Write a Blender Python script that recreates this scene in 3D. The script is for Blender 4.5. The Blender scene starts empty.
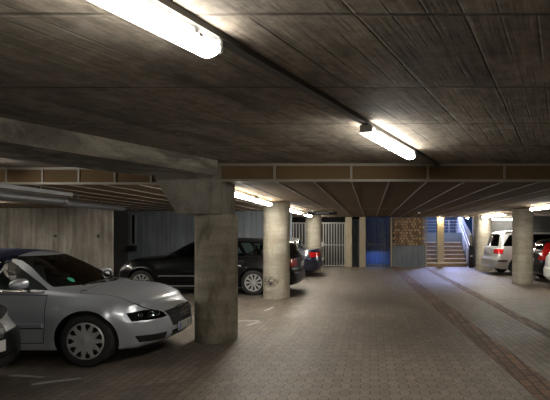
import bpy, bmesh, math, random
import numpy as np
from mathutils import Vector, Matrix
from mathutils.bvhtree import BVHTree
random.seed(7)
PI = math.pi
sc = bpy.context.scene
COL = sc.collection
V = Vector

# ------------------------------------------------------------------ materials
class NT:
    def __init__(s, name):
        s.m = bpy.data.materials.new(name); s.m.use_nodes = True
        s.t = s.m.node_tree; s.n = s.t.nodes; s.l = s.t.links
        s.b = s.n['Principled BSDF']
    def add(s, kind, **kw):
        nd = s.n.new(kind)
        for k, v in kw.items():
            setattr(nd, k, v)
        return nd
    def link(s, a, b): s.l.new(a, b)
    def math(s, op, a, b=None, c=None, clamp=False):
        nd = s.add('ShaderNodeMath', operation=op); nd.use_clamp = clamp
        for i, v in enumerate((a, b, c)):
            if v is None: continue
            if isinstance(v, (int, float)): nd.inputs[i].default_value = v
            else: s.link(v, nd.inputs[i])
        return nd.outputs[0]
    def coords(s, world=True):
        if world: return s.add('ShaderNodeNewGeometry').outputs['Position']
        return s.add('ShaderNodeTexCoord').outputs['Object']
    def mapping(s, vec, scale=(1, 1, 1), rot=(0, 0, 0), loc=(0, 0, 0)):
        mp = s.add('ShaderNodeMapping'); s.link(vec, mp.inputs[0])
        mp.inputs['Scale'].default_value = scale; mp.inputs['Rotation'].default_value = rot
        mp.inputs['Location'].default_value = loc
        return mp.outputs[0]
    def noise(s, vec, scale=5, detail=4, rough=.55, dist=0):
        nd = s.add('ShaderNodeTexNoise'); s.link(vec, nd.inputs['Vector'])
        nd.inputs['Scale'].default_value = scale; nd.inputs['Detail'].default_value = detail
        nd.inputs['Roughness'].default_value = rough; nd.inputs['Distortion'].default_value = dist
        return nd.outputs['Fac']
    def ramp(s, fac, stops):
        nd = s.add('ShaderNodeValToRGB'); s.link(fac, nd.inputs[0])
        e = nd.color_ramp.elements
        while len(e) < len(stops): e.new(.5)
        for i, (p, c) in enumerate(stops):
            e[i].position = p
            e[i].color = (c, c, c, 1) if isinstance(c, (int, float)) else (*c, 1)
        return nd.outputs[0]
    def mix(s, fac, a, b, mode='MIX'):
        nd = s.add('ShaderNodeMix', data_type='RGBA', blend_type=mode)
        for i, v in ((0, fac), (6, a), (7, b)):
            if isinstance(v, (int, float)): nd.inputs[i].default_value = v
            elif isinstance(v, tuple): nd.inputs[i].default_value = (*v, 1)
            else: s.link(v, nd.inputs[i])
        return nd.outputs[2]
    def bump(s, h, strength=.3, dist=.02):
        nd = s.add('ShaderNodeBump'); s.link(h, nd.inputs['Height'])
        nd.inputs['Strength'].default_value = strength; nd.inputs['Distance'].default_value = dist
        s.link(nd.outputs[0], s.b.inputs['Normal'])
    def base(s, c): s.link(c, s.b.inputs['Base Color'])

def simple(name, col, rough=.5, metal=0, coat=0, spec=.5, speck=0.0):
    m = NT(name); b = m.b
    b.inputs['Roughness'].default_value = rough; b.inputs['Metallic'].default_value = metal
    b.inputs['Coat Weight'].default_value = coat; b.inputs['Coat Roughness'].default_value = .06
    b.inputs['Specular IOR Level'].default_value = spec
    v = m.noise(m.coords(False), 14, 3)
    a = tuple(c * (1 - speck) for c in col); d = tuple(min(1, c * (1 + speck)) for c in col)
    m.base(m.mix(v, a, d))
    return m.m
def emit(name, col, strength):
    m = NT(name); m.b.inputs['Base Color'].default_value = (.8, .8, .8, 1)
    m.b.inputs['Emission Color'].default_value = (*col, 1); m.b.inputs['Emission Strength'].default_value = strength
    return m.m

def glass(name, tint, mixf):
    m = NT(name)
    tr = m.add('ShaderNodeBsdfTransparent'); tr.inputs[0].default_value = (*tint, 1)
    gl = m.add('ShaderNodeBsdfGlossy'); gl.inputs['Roughness'].default_value = .03
    gl.inputs[0].default_value = (.9, .95, 1, 1)
    lw = m.add('ShaderNodeFresnel'); lw.inputs[0].default_value = 1.5
    f = m.math('MULTIPLY', lw.outputs[0], mixf, clamp=True)
    mx = m.add('ShaderNodeMixShader'); m.link(f, mx.inputs[0]); m.link(tr.outputs[0], mx.inputs[1]); m.link(gl.outputs[0], mx.inputs[2])
    m.link(mx.outputs[0], m.n['Material Output'].inputs[0])
    return m.m

def concrete(name, c0, c1, board=None, stain=None, bumps=.25, scuff=None, stainscale=1.1):
    """board = (axis scale vector) stretched grain; c0 dark, c1 light"""
    m = NT(name); P = m.coords(True)
    big = m.noise(P, stainscale, 5, .6, .4)
    fine = m.noise(P, 30, 4, .6)
    col = m.mix(m.ramp(big, [(.3, 0.), (.7, 1.)]), c0, c1)
    if board:
        g = m.noise(m.mapping(P, board), 1.0, 4, .6)
        gr = m.ramp(g, [(.3, .62), (.7, 1.25)])
        col = m.mix(.8, col, gr, 'MULTIPLY')
    col = m.mix(.6, col, m.ramp(fine, [(.3, .72), (.7, 1.15)]), 'MULTIPLY')
    if stain:
        sn = m.noise(m.mapping(P, stain[0]), 1.0, 5, .65, .6)
        col = m.mix(m.ramp(sn, [(.48, 0.), (.66, .85)]), col, stain[1])
    if scuff:
        cx, cz, r = scuff
        sep = m.add('ShaderNodeSeparateXYZ'); m.link(P, sep.inputs[0])
        dx = m.math('DIVIDE', m.math('SUBTRACT', sep.outputs[0], cx), r)
        dz = m.math('DIVIDE', m.math('SUBTRACT', sep.outputs[2], cz), r * .6)
        dd = m.math('ADD', m.math('MULTIPLY', dx, dx), m.math('MULTIPLY', dz, dz))
        nn = m.noise(P, 14, 4, .7)
        f = m.math('MULTIPLY', m.math('SUBTRACT', 1.0, dd, clamp=True), m.ramp(nn, [(.42, 0.), (.56, 1.)]))
        col = m.mix(f, col, (.02, .02, .02))
    m.base(col)
    m.b.inputs['Roughness'].default_value = .85; m.b.inputs['Specular IOR Level'].default_value = .25
    m.bump(m.math('ADD', fine, m.math('MULTIPLY', big, .8)), bumps, .01)
    return m.m

def slab_mat():
    m = NT('board_marked_slab'); P = m.coords(True)
    sep = m.add('ShaderNodeSeparateXYZ'); m.link(P, sep.inputs[0]); X, Y, Z = sep.outputs
    wob = m.noise(P, 2.2, 3)
    u = m.math('SUBTRACT', X, m.math('MULTIPLY', Y, .41))
    u = m.math('ADD', u, m.math('MULTIPLY', m.math('SUBTRACT', wob, .5), .02))
    us = m.math('DIVIDE', m.math('ADD', u, .95), .5)
    v = m.math('DIVIDE', m.math('ADD', Y, .05 + 10.7), 1.075)
    # stagger nothing: joints run right across
    fu = m.math('ABSOLUTE', m.math('SUBTRACT', m.math('FRACT', us), .5))
    fu3 = m.math('ABSOLUTE', m.math('SUBTRACT', m.math('FRACT', m.math('MULTIPLY', us, 3.0)), .5))
    fv = m.math('ABSOLUTE', m.math('SUBTRACT', m.math('FRACT', v), .5))
    jn = m.noise(P, 3.0, 3)
    ju = m.math('MULTIPLY', m.ramp(fu, [(.481, 0.), (.495, 1.)]), m.ramp(jn, [(.38, .1), (.6, .9)]))
    jv = m.math('MULTIPLY', m.ramp(fv, [(.484, 0.), (.494, 1.)]), m.ramp(jn, [(.3, .45), (.6, 1.)]))
    jn2 = m.noise(P, 1.6, 4)
    ju3 = m.math('MULTIPLY', m.ramp(fu3, [(.455, 0.), (.49, 1.)]), m.ramp(jn2, [(.46, 0.), (.6, .5)]))
    ju = m.math('MAXIMUM', ju, ju3)
    wn = m.add('ShaderNodeTexWhiteNoise', noise_dimensions='2D')
    cb = m.add('ShaderNodeCombineXYZ'); m.link(m.math('FLOOR', us), cb.inputs[0]); m.link(m.math('FLOOR', v), cb.inputs[1])
    m.link(cb.outputs[0], wn.inputs['Vector'])
    cb2 = m.add('ShaderNodeCombineXYZ'); m.link(u, cb2.inputs[0]); m.link(Y, cb2.inputs[1])
    grain = m.noise(m.mapping(cb2.outputs[0], (30, 1.6, 1)), 1.0, 5, .65)
    big = m.noise(P, .7, 5, .6, .5)
    dirt = m.noise(m.mapping(cb2.outputs[0], (3, .7, 1), loc=(3, 1, 0)), 1.0, 5, .7)
    col = m.mix(m.ramp(big, [(.3, 0.), (.7, 1.)]), (.19, .163, .132), (.34, .296, .243))
    col = m.mix(.7, col, m.ramp(grain, [(.3, .66), (.7, 1.22)]), 'MULTIPLY')
    col = m.mix(.8, col, m.ramp(wn.outputs['Value'], [(0, .78), (1, 1.12)]), 'MULTIPLY')
    col = m.mix(.75, col, m.ramp(m.noise(P, 11, 6, .7), [(.35, .55), (.65, 1.3)]), 'MULTIPLY')
    col = m.mix(m.ramp(dirt, [(.48, 0.), (.66, .75)]), col, (.07, .058, .048))
    blot = m.noise(P, 1.9, 5, .75)
    col = m.mix(m.ramp(blot, [(.56, 0.), (.68, .6)]), col, (.40, .36, .31))
    col = m.mix(m.math('MULTIPLY', m.math('MAXIMUM', ju, jv), .8), col, (.03, .025, .02))
    m.base(col); m.b.inputs['Roughness'].default_value = .8; m.b.inputs['Specular IOR Level'].default_value = .3
    m.bump(m.math('SUBTRACT', m.math('MULTIPLY', grain, .6), m.math('MAXIMUM', ju, jv)), .5, .02)
    return m.m

def paver_mat():
    m = NT('grey_block_paving'); P = m.coords(True)
    sep = m.add('ShaderNodeSeparateXYZ'); m.link(P, sep.inputs[0]); X, Y, Z = sep.outputs
    br = m.add('ShaderNodeTexBrick', offset=.5)
    m.link(m.mapping(P, rot=(0, 0, PI / 2)), br.inputs['Vector'])
    br.inputs['Scale'].default_value = 1; br.inputs['Brick Width'].default_value = .2; br.inputs['Row Height'].default_value = .1
    br.inputs['Mortar Size'].default_value = .006; br.inputs['Mortar Smooth'].default_value = .3
    br.inputs['Color1'].default_value = (.125, .101, .08, 1); br.inputs['Color2'].default_value = (.17, .141, .113, 1)
    br.inputs['Mortar'].default_value = (.045, .038, .032, 1)
    big = m.noise(P, .5, 5, .6, .6)
    fine = m.noise(P, 45, 3)
    col = m.mix(.7, br.outputs['Color'], m.ramp(big, [(.3, .7), (.7, 1.2)]), 'MULTIPLY')
    col = m.mix(.5, col, m.ramp(fine, [(.3, .7), (.7, 1.2)]), 'MULTIPLY')
    # small sandy drainage specks between the lane stones
    fx = m.math('ABSOLUTE', m.math('SUBTRACT', m.math('FRACT', m.math('DIVIDE', X, .1)), .5))
    fy = m.math('ABSOLUTE', m.math('SUBTRACT', m.math('FRACT', m.math('DIVIDE', Y, .2)), .5))
    sp = m.math('MULTIPLY', m.ramp(fx, [(.40, 0.), (.46, 1.)]), m.ramp(fy, [(.36, 0.), (.44, 1.)]))
    lane = m.math('MULTIPLY', m.math('GREATER_THAN', X, -1.75), m.math('LESS_THAN', X, 1.5))
    sp = m.math('MULTIPLY', m.math('MULTIPLY', sp, lane), .5)
    col = m.mix(sp, col, (.42, .36, .23))
    # oil stains in the bays
    oil = m.noise(P, 1.3, 5, .7, .8)
    col = m.mix(m.math('MULTIPLY', m.ramp(oil, [(.5, 0.), (.68, .7)]), m.math('LESS_THAN', X, -1.9)), col, (.05, .045, .04))
    m.base(col); m.b.inputs['Specular IOR Level'].default_value = .4
    m.link(m.ramp(big, [(.3, .5), (.7, .7)]), m.b.inputs['Roughness'])
    m.bump(m.math('SUBTRACT', m.math('MULTIPLY', fine, .3), br.outputs['Fac']), .35, .006)
    return m.m
def cobble_mat():
    m = NT('red_brown_setts'); P = m.coords(True)
    br = m.add('ShaderNodeTexBrick', offset=.35)
    m.link(m.mapping(P, rot=(0, 0, PI / 2 + .035), loc=(.03, .02, 0)), br.inputs['Vector'])
    br.inputs['Scale'].default_value = 1; br.inputs['Brick Width'].default_value = .23; br.inputs['Row Height'].default_value = .12
    br.inputs['Mortar Size'].default_value = .012; br.inputs['Mortar Smooth'].default_value = .5
    br.inputs['Color1'].default_value = (.085, .048, .03, 1); br.inputs['Color2'].default_value = (.20, .105, .058, 1)
    br.inputs['Mortar'].default_value = (.03, .025, .02, 1)
    n = m.noise(P, 1.4, 5, .7)
    col = m.mix(m.ramp(n, [(.45, 0.), (.65, .7)]), br.outputs['Color'], (.055, .04, .032))
    m.base(m.mix(.6, col, m.ramp(m.noise(P, 25, 3), [(.3, .6), (.7, 1.3)]), 'MULTIPLY'))
    m.b.inputs['Roughness'].default_value = .7
    m.bump(m.math('SUBTRACT', m.math('MULTIPLY', m.noise(P, 20, 3), .4), br.outputs['Fac']), .6, .02)
    return m.m
def soffit_mat():
    m = NT('brown_fibre_board'); P = m.coords(True)
    g = m.noise(m.mapping(P, (2, 14, 2)), 1.0, 4, .6)
    f = m.noise(P, 60, 3)
    col = m.mix(g, (.085, .052, .024), (.15, .098, .048))
    m.base(m.mix(.5, col, m.ramp(f, [(.3, .7), (.7, 1.25)]), 'MULTIPLY'))
    m.b.inputs['Roughness'].default_value = .8; m.b.inputs['Specular IOR Level'].default_value = .2
    return m.m
def paint(name, col, metal, rough, coat=1.0):
    m = NT(name)
    v = m.noise(m.coords(False), 220, 2)
    outer = m.mix(v, tuple(c * .88 for c in col), tuple(min(1, c * 1.1) for c in col))
    geo = m.add('ShaderNodeNewGeometry')      # the inner side of the sheet metal is dark trim
    m.base(m.mix(geo.outputs['Backfacing'], outer, (.015, .015, .016)))
    metal_in = m.math('MULTIPLY', m.math('SUBTRACT', 1.0, geo.outputs['Backfacing']), metal)
    m.link(metal_in, m.b.inputs['Metallic']); m.b.inputs['Roughness'].default_value = rough
    m.link(m.math('MULTIPLY', m.math('SUBTRACT', 1.0, geo.outputs['Backfacing']), coat), m.b.inputs['Coat Weight']); m.b.inputs['Coat Roughness'].default_value = .05
    return m.m

M = {}
M['slab'] = slab_mat(); M['paver'] = paver_mat(); M['sett'] = cobble_mat(); M['soffit'] = soffit_mat()
M['beam'] = concrete('rough_beam_concrete', (.085, .075, .062), (.19, .168, .14), (3, 3, 10), ((1.5, 1.5, 4), (.30, .275, .23)), .7)
M['head'] = concrete('column_head_concrete', (.15, .135, .115), (.25, .228, .19), (5, 5, 1), ((2, 2, 3), (.11, .10, .085)), .4)
M['col_brown'] = concrete('brown_stained_column_concrete', (.185, .16, .122), (.27, .24, .185), (1.2, 1.2, 8), ((5, 5, 1.6), (.10, .083, .058)), .4)
M['col_pale'] = concrete('pale_column_concrete', (.35, .32, .26), (.45, .42, .35), (1.2, 1.2, 7), ((5, 5, 1.4), (.29, .25, .18)), .3, (-2.42, .42, .26))
M['wall'] = concrete('board_marked_wall_concrete', (.32, .29, .25), (.56, .52, .46), (9, 9, .5), ((6, 6, .7), (.22, .195, .165)), .5)
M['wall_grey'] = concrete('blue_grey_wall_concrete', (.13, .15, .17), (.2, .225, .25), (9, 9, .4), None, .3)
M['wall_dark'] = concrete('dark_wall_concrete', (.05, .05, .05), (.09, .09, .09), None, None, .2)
M['conc'] = concrete('grey_concrete', (.24, .235, .22), (.34, .33, .31), (9, 9, 1), ((6, 6, 1), (.16, .15, .14)), .3)
M['pillar'] = concrete('beige_pillar_concrete', (.33, .28, .20), (.43, .37, .27), None, None, .2)
M['step'] = concrete('brown_stair_concrete', (.20, .14, .09), (.33, .24, .16), (4, 20, 20), None, .3)
M['step_edge'] = simple('pale_step_nosing', (.62, .57, .50), .7)
M['teal'] = simple('pale_teal_parapet_paint', (.28, .36, .38), .6, speck=.15)
M['outer'] = simple('blue_grey_render', (.10, .17, .26), .7, speck=.3)
M['pipe'] = simple('dull_grey_pipe_steel', (.10, .10, .105), .45, .4, speck=.2)
M['bluewall'] = simple('deep_blue_panel_paint', (.05, .11, .25), .45, speck=.2)
M['galv'] = simple('galvanised_steel', (.42, .43, .44), .45, .7, speck=.15)
M['gate'] = simple('light_grey_gate_paint', (.38, .38, .36), .5, 0, speck=.06)
M['gate_dark'] = simple('dark_gate_paint', (.06, .07, .09), .5)
M['strip'] = simple('pale_joint_strip_metal', (.22, .195, .155), .5, speck=.1)
M['tray'] = simple('dark_cable_tray_steel', (.055, .05, .045), .55)
M['lamp_body'] = simple('grey_white_lamp_plastic', (.5, .5, .49), .5)
M['clip'] = simple('steel_lamp_clip', (.25, .25, .25), .4, .6)
M['tube'] = emit('glowing_diffuser', (1, .95, .85), 62)
M['tube_far'] = emit('glowing_diffuser_far', (1, .95, .84), 85)
M['black'] = simple('black_plastic', (.012, .012, .013), .45)
M['rubber'] = simple('tyre_rubber', (.018, .018, .018), .75, speck=.2)
M['dark'] = simple('shadow_gap_black', (.004, .004, .004), .9, spec=.1)
M['chrome'] = simple('chrome', (.75, .75, .76), .12, 1)
M['rim'] = simple('silver_wheel_paint', (.45, .45, .455), .35, .3)
M['silver'] = paint('silver_car_paint', (.54, .575, .64), .55, .36)
M['silver_far'] = paint('pale_silver_car_paint', (.46, .46, .45), .35, .35)
M['white'] = paint('white_car_paint', (.72, .72, .70), 0, .35)
M['blackpaint'] = paint('black_car_paint', (.002, .0025, .0035), 0, .3, .4)
M['blackpaint'].node_tree.nodes['Principled BSDF'].inputs['Specular IOR Level'].default_value = .25
M['bluepaint'] = paint('dark_blue_car_paint', (.006, .010, .035), .1, .25)
M['navy'] = simple('navy_fabric', (.018, .022, .065), .9, spec=.2, speck=.3)
M['leather'] = simple('dark_seat_cloth', (.03, .032, .038), .7)
M['glass'] = glass('tinted_window_glass', (.55, .63, .60), 1.5)
M['glass_dark'] = glass('dark_tinted_glass', (.10, .11, .11), 1.4)
M['lens'] = glass('clear_lamp_lens', (.75, .8, .85), 1.2)
M['red'] = simple('red_tail_lamp', (.55, .012, .012), .15, 0, 1)
M['red'].node_tree.nodes['Principled BSDF'].inputs['Emission Color'].default_value = (0, 0, 0, 1)
M['amber'] = simple('amber_lens', (.7, .25, .03), .2, 0, 1)
M['whitelens'] = simple('white_reflector', (.7, .7, .72), .15, .3, 1)
M['plate'] = simple('white_number_plate', (.62, .62, .60), .4)
M['plateblue'] = simple('blue_plate_band', (.02, .06, .45), .4)
M['glyph'] = simple('black_plate_letters', (.03, .03, .03), .5)
M['green'] = simple('green_sticker', (.03, .42, .25), .5)
M['bark'] = simple('firewood_bark', (.17, .11, .065), .9, speck=.4)
M['cut'] = simple('cut_wood_end', (.42, .29, .17), .8, speck=.3)
M['cut2'] = simple('weathered_cut_wood_end', (.26, .165, .095), .8, speck=.35)
M['line'] = simple('worn_white_road_paint', (.27, .265, .25), .7, speck=.4)
M['plant'] = simple('pale_leaf', (.30, .33, .42), .7, speck=.3)
M['white_rail'] = simple('white_handrail_paint', (.75, .78, .85), .4)

# ------------------------------------------------------------------ helpers
def bm_obj(name, bm, mats, parent=None, smooth=None, loc=None, rot=None):
    me = bpy.data.meshes.new(name)
    bm.normal_update()
    if smooth is not None:
        for f in bm.faces: f.smooth = True
        for e in bm.edges:
            if len(e.link_faces) == 2 and e.calc_face_angle(0) > math.radians(smooth): e.smooth = False
    bm.to_mesh(me); bm.free()
    o = bpy.data.objects.new(name, me)
    for m in (mats if isinstance(mats, (list, tuple)) else [mats]):
        me.materials.append(M[m] if isinstance(m, str) else m)
    COL.objects.link(o)
    if parent: o.parent = parent
    if loc: o.location = loc
    if rot: o.rotation_euler = rot
    return o
def tag(o, label, cat, group=None, kind=None):
    o['label'] = label
    if cat: o['category'] = cat
    if group: o['group'] = group
    if kind: o['kind'] = kind
    return o
def struct(o, label=None):
    o['kind'] = 'structure'
    if label: o['label'] = label
    return o
def empty(name, loc=(0, 0, 0), rz=0):
    o = bpy.data.objects.new(name, None); COL.objects.link(o)
    o.location = loc; o.rotation_euler = (0, 0, rz); o.empty_display_size = .2
    return o
def box(bm, c, s, rz=0, bevel=0, mat=0, rot=None):
    r = bmesh.ops.create_cube(bm, size=1)
    vs = r['verts']
    mt = Matrix.Translation(V(c)) @ (rot.to_4x4() if rot else Matrix.Rotation(rz, 4, 'Z')) @ Matrix.Diagonal((s[0], s[1], s[2], 1))
    bmesh.ops.transform(bm, matrix=mt, verts=vs)
    fs = set(f for v in vs for f in v.link_faces)
    if bevel:
        es = set(e for v in vs for e in v.link_edges)
        r2 = bmesh.ops.bevel(bm, geom=list(es), offset=bevel, segments=2, affect='EDGES', profile=.5)
        fs = set(r2['faces']) | set(f for f in fs if f.is_valid)
    for f in fs:
        if f.is_valid: f.material_index = mat
def boxmm(bm, a, b, mat=0, bevel=0):
    c = [(a[i] + b[i]) / 2 for i in range(3)]; s = [abs(b[i] - a[i]) for i in range(3)]
    box(bm, c, s, mat=mat, bevel=bevel)
def tube(bm, p0, p1, r, seg=12, mat=0, r2=None, caps=True):
    p0, p1 = V(p0), V(p1); d = p1 - p0
    q = d.to_track_quat('Z', 'Y').to_matrix().to_4x4()
    res = bmesh.ops.create_cone(bm, cap_ends=caps, segments=seg, radius1=r, radius2=r if r2 is None else r2, depth=d.length,
                                matrix=Matrix.Translation((p0 + p1) / 2) @ q)
    for f in set(f for v in res['verts'] for f in v.link_faces): f.material_index = mat
def lathe(bm, prof, seg=32, axis='Z', mat=0, center=(0, 0, 0), caps=True):
    """prof: list of (r, h) ; revolve about axis"""
    rings = []
    for r, h in prof:
        ring = []
        for k in range(seg):
            a = 2 * PI * k / seg
            p = (r * math.cos(a), r * math.sin(a), h) if axis == 'Z' else (r * math.cos(a), h, r * math.sin(a))
            ring.append(bm.verts.new(V(p) + V(center)))
        rings.append(ring)
    for a, b in zip(rings, rings[1:]):
        for k in range(seg):
            f = bm.faces.new((a[k], a[(k + 1) % seg], b[(k + 1) % seg], b[k])); f.material_index = mat
    for rg, (r, h) in ((rings[0], prof[0]), (rings[-1], prof[-1])):
        if r > 1e-4 and caps:
            try: f = bm.faces.new(rg); f.material_index = mat
            except ValueError: pass
    bmesh.ops.remove_doubles(bm, verts=bm.verts, dist=1e-5)
def poly(bm, pts, mat=0):
    f = bm.faces.new([bm.verts.new(p) for p in pts]); f.material_index = mat; return f
def prism(bm, pts, ext, mat=0):
    a = [bm.verts.new(V(p)) for p in pts]; b = [bm.verts.new(V(p) + V(ext)) for p in pts]
    fs = [bm.faces.new(a), bm.faces.new(b[::-1])]
    n = len(a)
    for i in range(n): fs.append(bm.faces.new((a[i], b[i], b[(i + 1) % n], a[(i + 1) % n])))
    for f in fs: f.material_index = mat
    bmesh.ops.recalc_face_normals(bm, faces=fs)
def add(name, fn, mats, parent=None, smooth=None):
    bm = bmesh.new(); fn(bm)
    bmesh.ops.recalc_face_normals(bm, faces=bm.faces)
    return bm_obj(name, bm, mats, parent, smooth)

# ------------------------------------------------------------------ camera
FPX = 470.0
cam = bpy.data.cameras.new('camera'); co = bpy.data.objects.new('camera', cam); COL.objects.link(co)
cam.sensor_fit = 'HORIZONTAL'; cam.sensor_width = 36; cam.lens = 36 * FPX / 550
cam.shift_x = -95 / 550; cam.shift_y = 33 / 550
co.location = (0, 0, 1.6); co.rotation_euler = (PI / 2, 0, 0)
cam.clip_start = .05; sc.camera = co

# ------------------------------------------------------------------ the setting
HC = 2.60; HL = 2.35; FY = 6.75; YF = 22.0
def f(bm):
    boxmm(bm, (-13, -7, -.2), (14, 22.3, 0))
struct(add('floor', f, 'paver'))
def setts(name, pts):
    def f(bm):
        w = [bm.verts.new((x, y, .004)) for x, y in pts]
        b = [bm.verts.new((x, y, -.03)) for x, y in pts]
        bm.faces.new(w)
        n = len(w)
        for i in range(n): bm.faces.new((w[i], w[(i + 1) % n], b[(i + 1) % n], b[i]))
    struct(add(name, f, 'sett'))
setts('trim_1', [(1.86, -3), (2.28, -3), (1.93, 5), (1.82, 8), (1.72, 11), (1.36, 20.5), (1.30, 22), (.98, 22), (1.04, 20.5), (1.33, 11), (1.47, 8), (1.60, 5)])
setts('trim_2', [(3.0, -3), (3.24, -3), (2.98, 7), (2.9, 11.2), (2.66, 22), (2.44, 22), (2.66, 11.2), (2.75, 7)])
# skewed near slab
def f(bm): boxmm(bm, (-13, -7, HC), (14, FY + .6, HC + .3))
struct(add('ceiling', f, 'slab'))
def f(bm): boxmm(bm, (-2.6, FY + .04, HL + .0), (14, YF + .3, HL + .08)); boxmm(bm, (-13, FY + .44, HL + .0), (-2.6, YF + .3, HL + .08))
struct(add('ceiling.001', f, 'soffit'))
def f(bm):
    k = -24
    while k < 27:
        x = -.27 + .55 * k
        if -12.9 < x < 13.9: boxmm(bm, (x - .012, FY + (.45 if x < -2.6 else .05), HL - .006), (x + .012, YF, HL + .01))
        k += 1
    boxmm(bm, (-12.9, 14.45, HL - .004), (13.9, 14.47, HL + .01))
struct(add('trim_3', f, 'strip'))
# fascia between the high slab and the lower soffit
def f(bm):
    for xa, xb, y in ((-12.9, -2.6, FY + .4), (-2.6, 13.9, FY)):
        boxmm(bm, (xa, y + .005, HL), (xb, y + .035, HC), 0)
        boxmm(bm, (xa, y - .015, HL - .012), (xb, y + .03, HL + .022), 1)
        boxmm(bm, (xa, y - .01, HC - .035), (xb, y + .02, HC - .001), 1)
    for k in range(-2, 14):
        x = -.27 + 1.1 * k
        if x > -2: boxmm(bm, (x - .016, FY - .012, HL), (x + .016, FY + .02, HC - .02), 1)
    for k in range(-13, 5):
        x = -4.98 + .55 * k
        boxmm(bm, (x - .014, FY + .388, HL), (x + .014, FY + .42, HC - .02), 1)
struct(add('trim_4', f, ['soffit', 'strip']))

def f(bm): boxmm(bm, (-13, 14.2, 0), (-7.8, 14.3, HL))
w = struct(add('wall_left', f, 'wall'))
def f(bm):
    for x, y in ((-9.5, 236), (-8.2, 236)):
        lathe(bm, [(.035, 0), (.035, -.012), (.055, -.012), (.055, 0)], 16, 'Y', 0, (x, 14.2, 1.51))
add('tie_hole_ring', f, 'conc', w, 30)
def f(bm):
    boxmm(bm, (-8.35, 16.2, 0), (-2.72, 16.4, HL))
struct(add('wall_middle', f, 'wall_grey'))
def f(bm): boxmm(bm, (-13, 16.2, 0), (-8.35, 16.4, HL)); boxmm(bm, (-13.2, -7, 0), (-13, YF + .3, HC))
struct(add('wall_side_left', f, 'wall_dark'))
def f(bm):
    boxmm(bm, (13.9, -7, 0), (14.1, YF + .3, HC))
struct(add('wall_right', f, 'wall'))
def f(bm): boxmm(bm, (-13, -7.2, 0), (14, -7, HC))
struct(add('wall_rear', f, 'wall'))
# far wall with its openings
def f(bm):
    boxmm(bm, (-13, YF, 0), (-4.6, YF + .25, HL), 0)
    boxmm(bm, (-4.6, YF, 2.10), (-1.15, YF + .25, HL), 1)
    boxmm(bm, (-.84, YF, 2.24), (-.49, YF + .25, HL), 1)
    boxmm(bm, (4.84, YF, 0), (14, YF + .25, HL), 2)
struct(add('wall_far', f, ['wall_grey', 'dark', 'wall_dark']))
def f(bm): boxmm(bm, (1.05, YF, 0), (2.60, YF + .12, 1.0), 0); boxmm(bm, (1.05, YF + .5, 0), (2.6, YF + .6, HL + .4), 0)
struct(add('wall_firewood', f, 'wall_grey'))
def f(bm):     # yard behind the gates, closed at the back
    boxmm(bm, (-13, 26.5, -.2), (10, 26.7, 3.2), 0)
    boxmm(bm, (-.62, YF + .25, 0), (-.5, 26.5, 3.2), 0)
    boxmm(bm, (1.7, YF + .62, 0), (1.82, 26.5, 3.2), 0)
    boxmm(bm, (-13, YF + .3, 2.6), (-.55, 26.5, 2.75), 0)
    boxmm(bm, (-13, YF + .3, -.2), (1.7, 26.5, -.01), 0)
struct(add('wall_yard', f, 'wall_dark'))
def f(bm):
    boxmm(bm, (-.5, 24.4, 0), (1.7, 24.5, 2.9))
    for k in range(15): boxmm(bm, (-.46 + k * .15, 24.385, 0), (-.445 + k * .15, 24.4, 2.9))
struct(add('wall_blue', f, 'bluewall'))
for i, (a, b) in enumerate(((-1.15, -.84), (-.49, -.20))):
    def f(bm): boxmm(bm, (a, YF - .1, 0), (b, YF + .28, HL), bevel=.015)
    tag(add('square_pillar', f, 'pillar'), ['square beige pillar beside the grey barred gate', 'square beige pillar beside the blue lit gate'][i], 'pillar', 'square beige pillars')
# stairs
st = empty('concrete_staircase', (3.65, YF + .3, 0))
def f(bm):
    for k in range(6):
        boxmm(bm, (-1.0, k * .28, 0), (.95, 4.0, .19 * (k + 1) - .001 * 0))
o = add('steps', f, 'step', st)
def f(bm):
    for k in range(6):
        boxmm(bm, (-1.0, k * .28 - .012, .19 * (k + 1) - .035), (.95, k * .28 + .05, .19 * (k + 1) + .004))
add('nosing', f, 'step_edge', st)
tag(st, 'brown concrete staircase with pale step edges behind the square lit pillar', 'stairs')
def f(bm): boxmm(bm, (2.65, 24.25, 1.14), (4.9, 24.4, 1.62))
struct(add('wall_parapet', f, 'teal'))
def f(bm): boxmm(bm, (1.82, 26.2, 1.1), (7, 26.4, 3.4))
struct(add('wall_outside', f, 'outer'))
def f(bm):
    prism(bm, [(4.72, YF + .3, 0), (4.72, 26, 0), (4.72, 26, 3.0), (4.72, 25.0, 2.6), (4.72, YF + .3, 1.5)], (.12, 0, 0))
struct(add('wall_stair', f, 'conc'))
fence = empty('terrace_railing', (3.7, 25, 1.142))
def f(bm):
    for z in (.62, .78, .94, 1.1): boxmm(bm, (-1.0, -.015, z), (1.0, .015, z + .03))
add('rail', f, 'galv', fence)
for x in (-.75, .5):
    def f(bm): boxmm(bm, (x - .02, -.03, 0), (x + .02, .02, 1.15))
    add('post', f, 'galv', fence)
tag(fence, 'horizontal bar railing above the teal parapet over the stairs', 'railing')
def f(bm): boxmm(bm, (3.19, 22.315, .191), (3.52, 22.565, HL + .3), bevel=.012)
tag(add('square_pillar', f, 'pillar'), 'square yellow-lit pillar standing on the staircase', 'pillar', 'square beige pillars')
hr = empty('stair_handrail', (4.63, 21.85, 0))
def f(bm):
    for z in (0, -.3):
        p0 = V((0, 0, 1.02 + z)); p1 = V((0, 1.9, 2.12 + z))
        tube(bm, p0, p1, .028, 8)
    tube(bm, (0, 0, 1.02), (0, 0, .72), .028, 8); tube(bm, (0, 1.9, 2.12), (0, 1.9, 1.82), .028, 8)
add('rail', f, 'white_rail', hr, 40)
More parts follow.
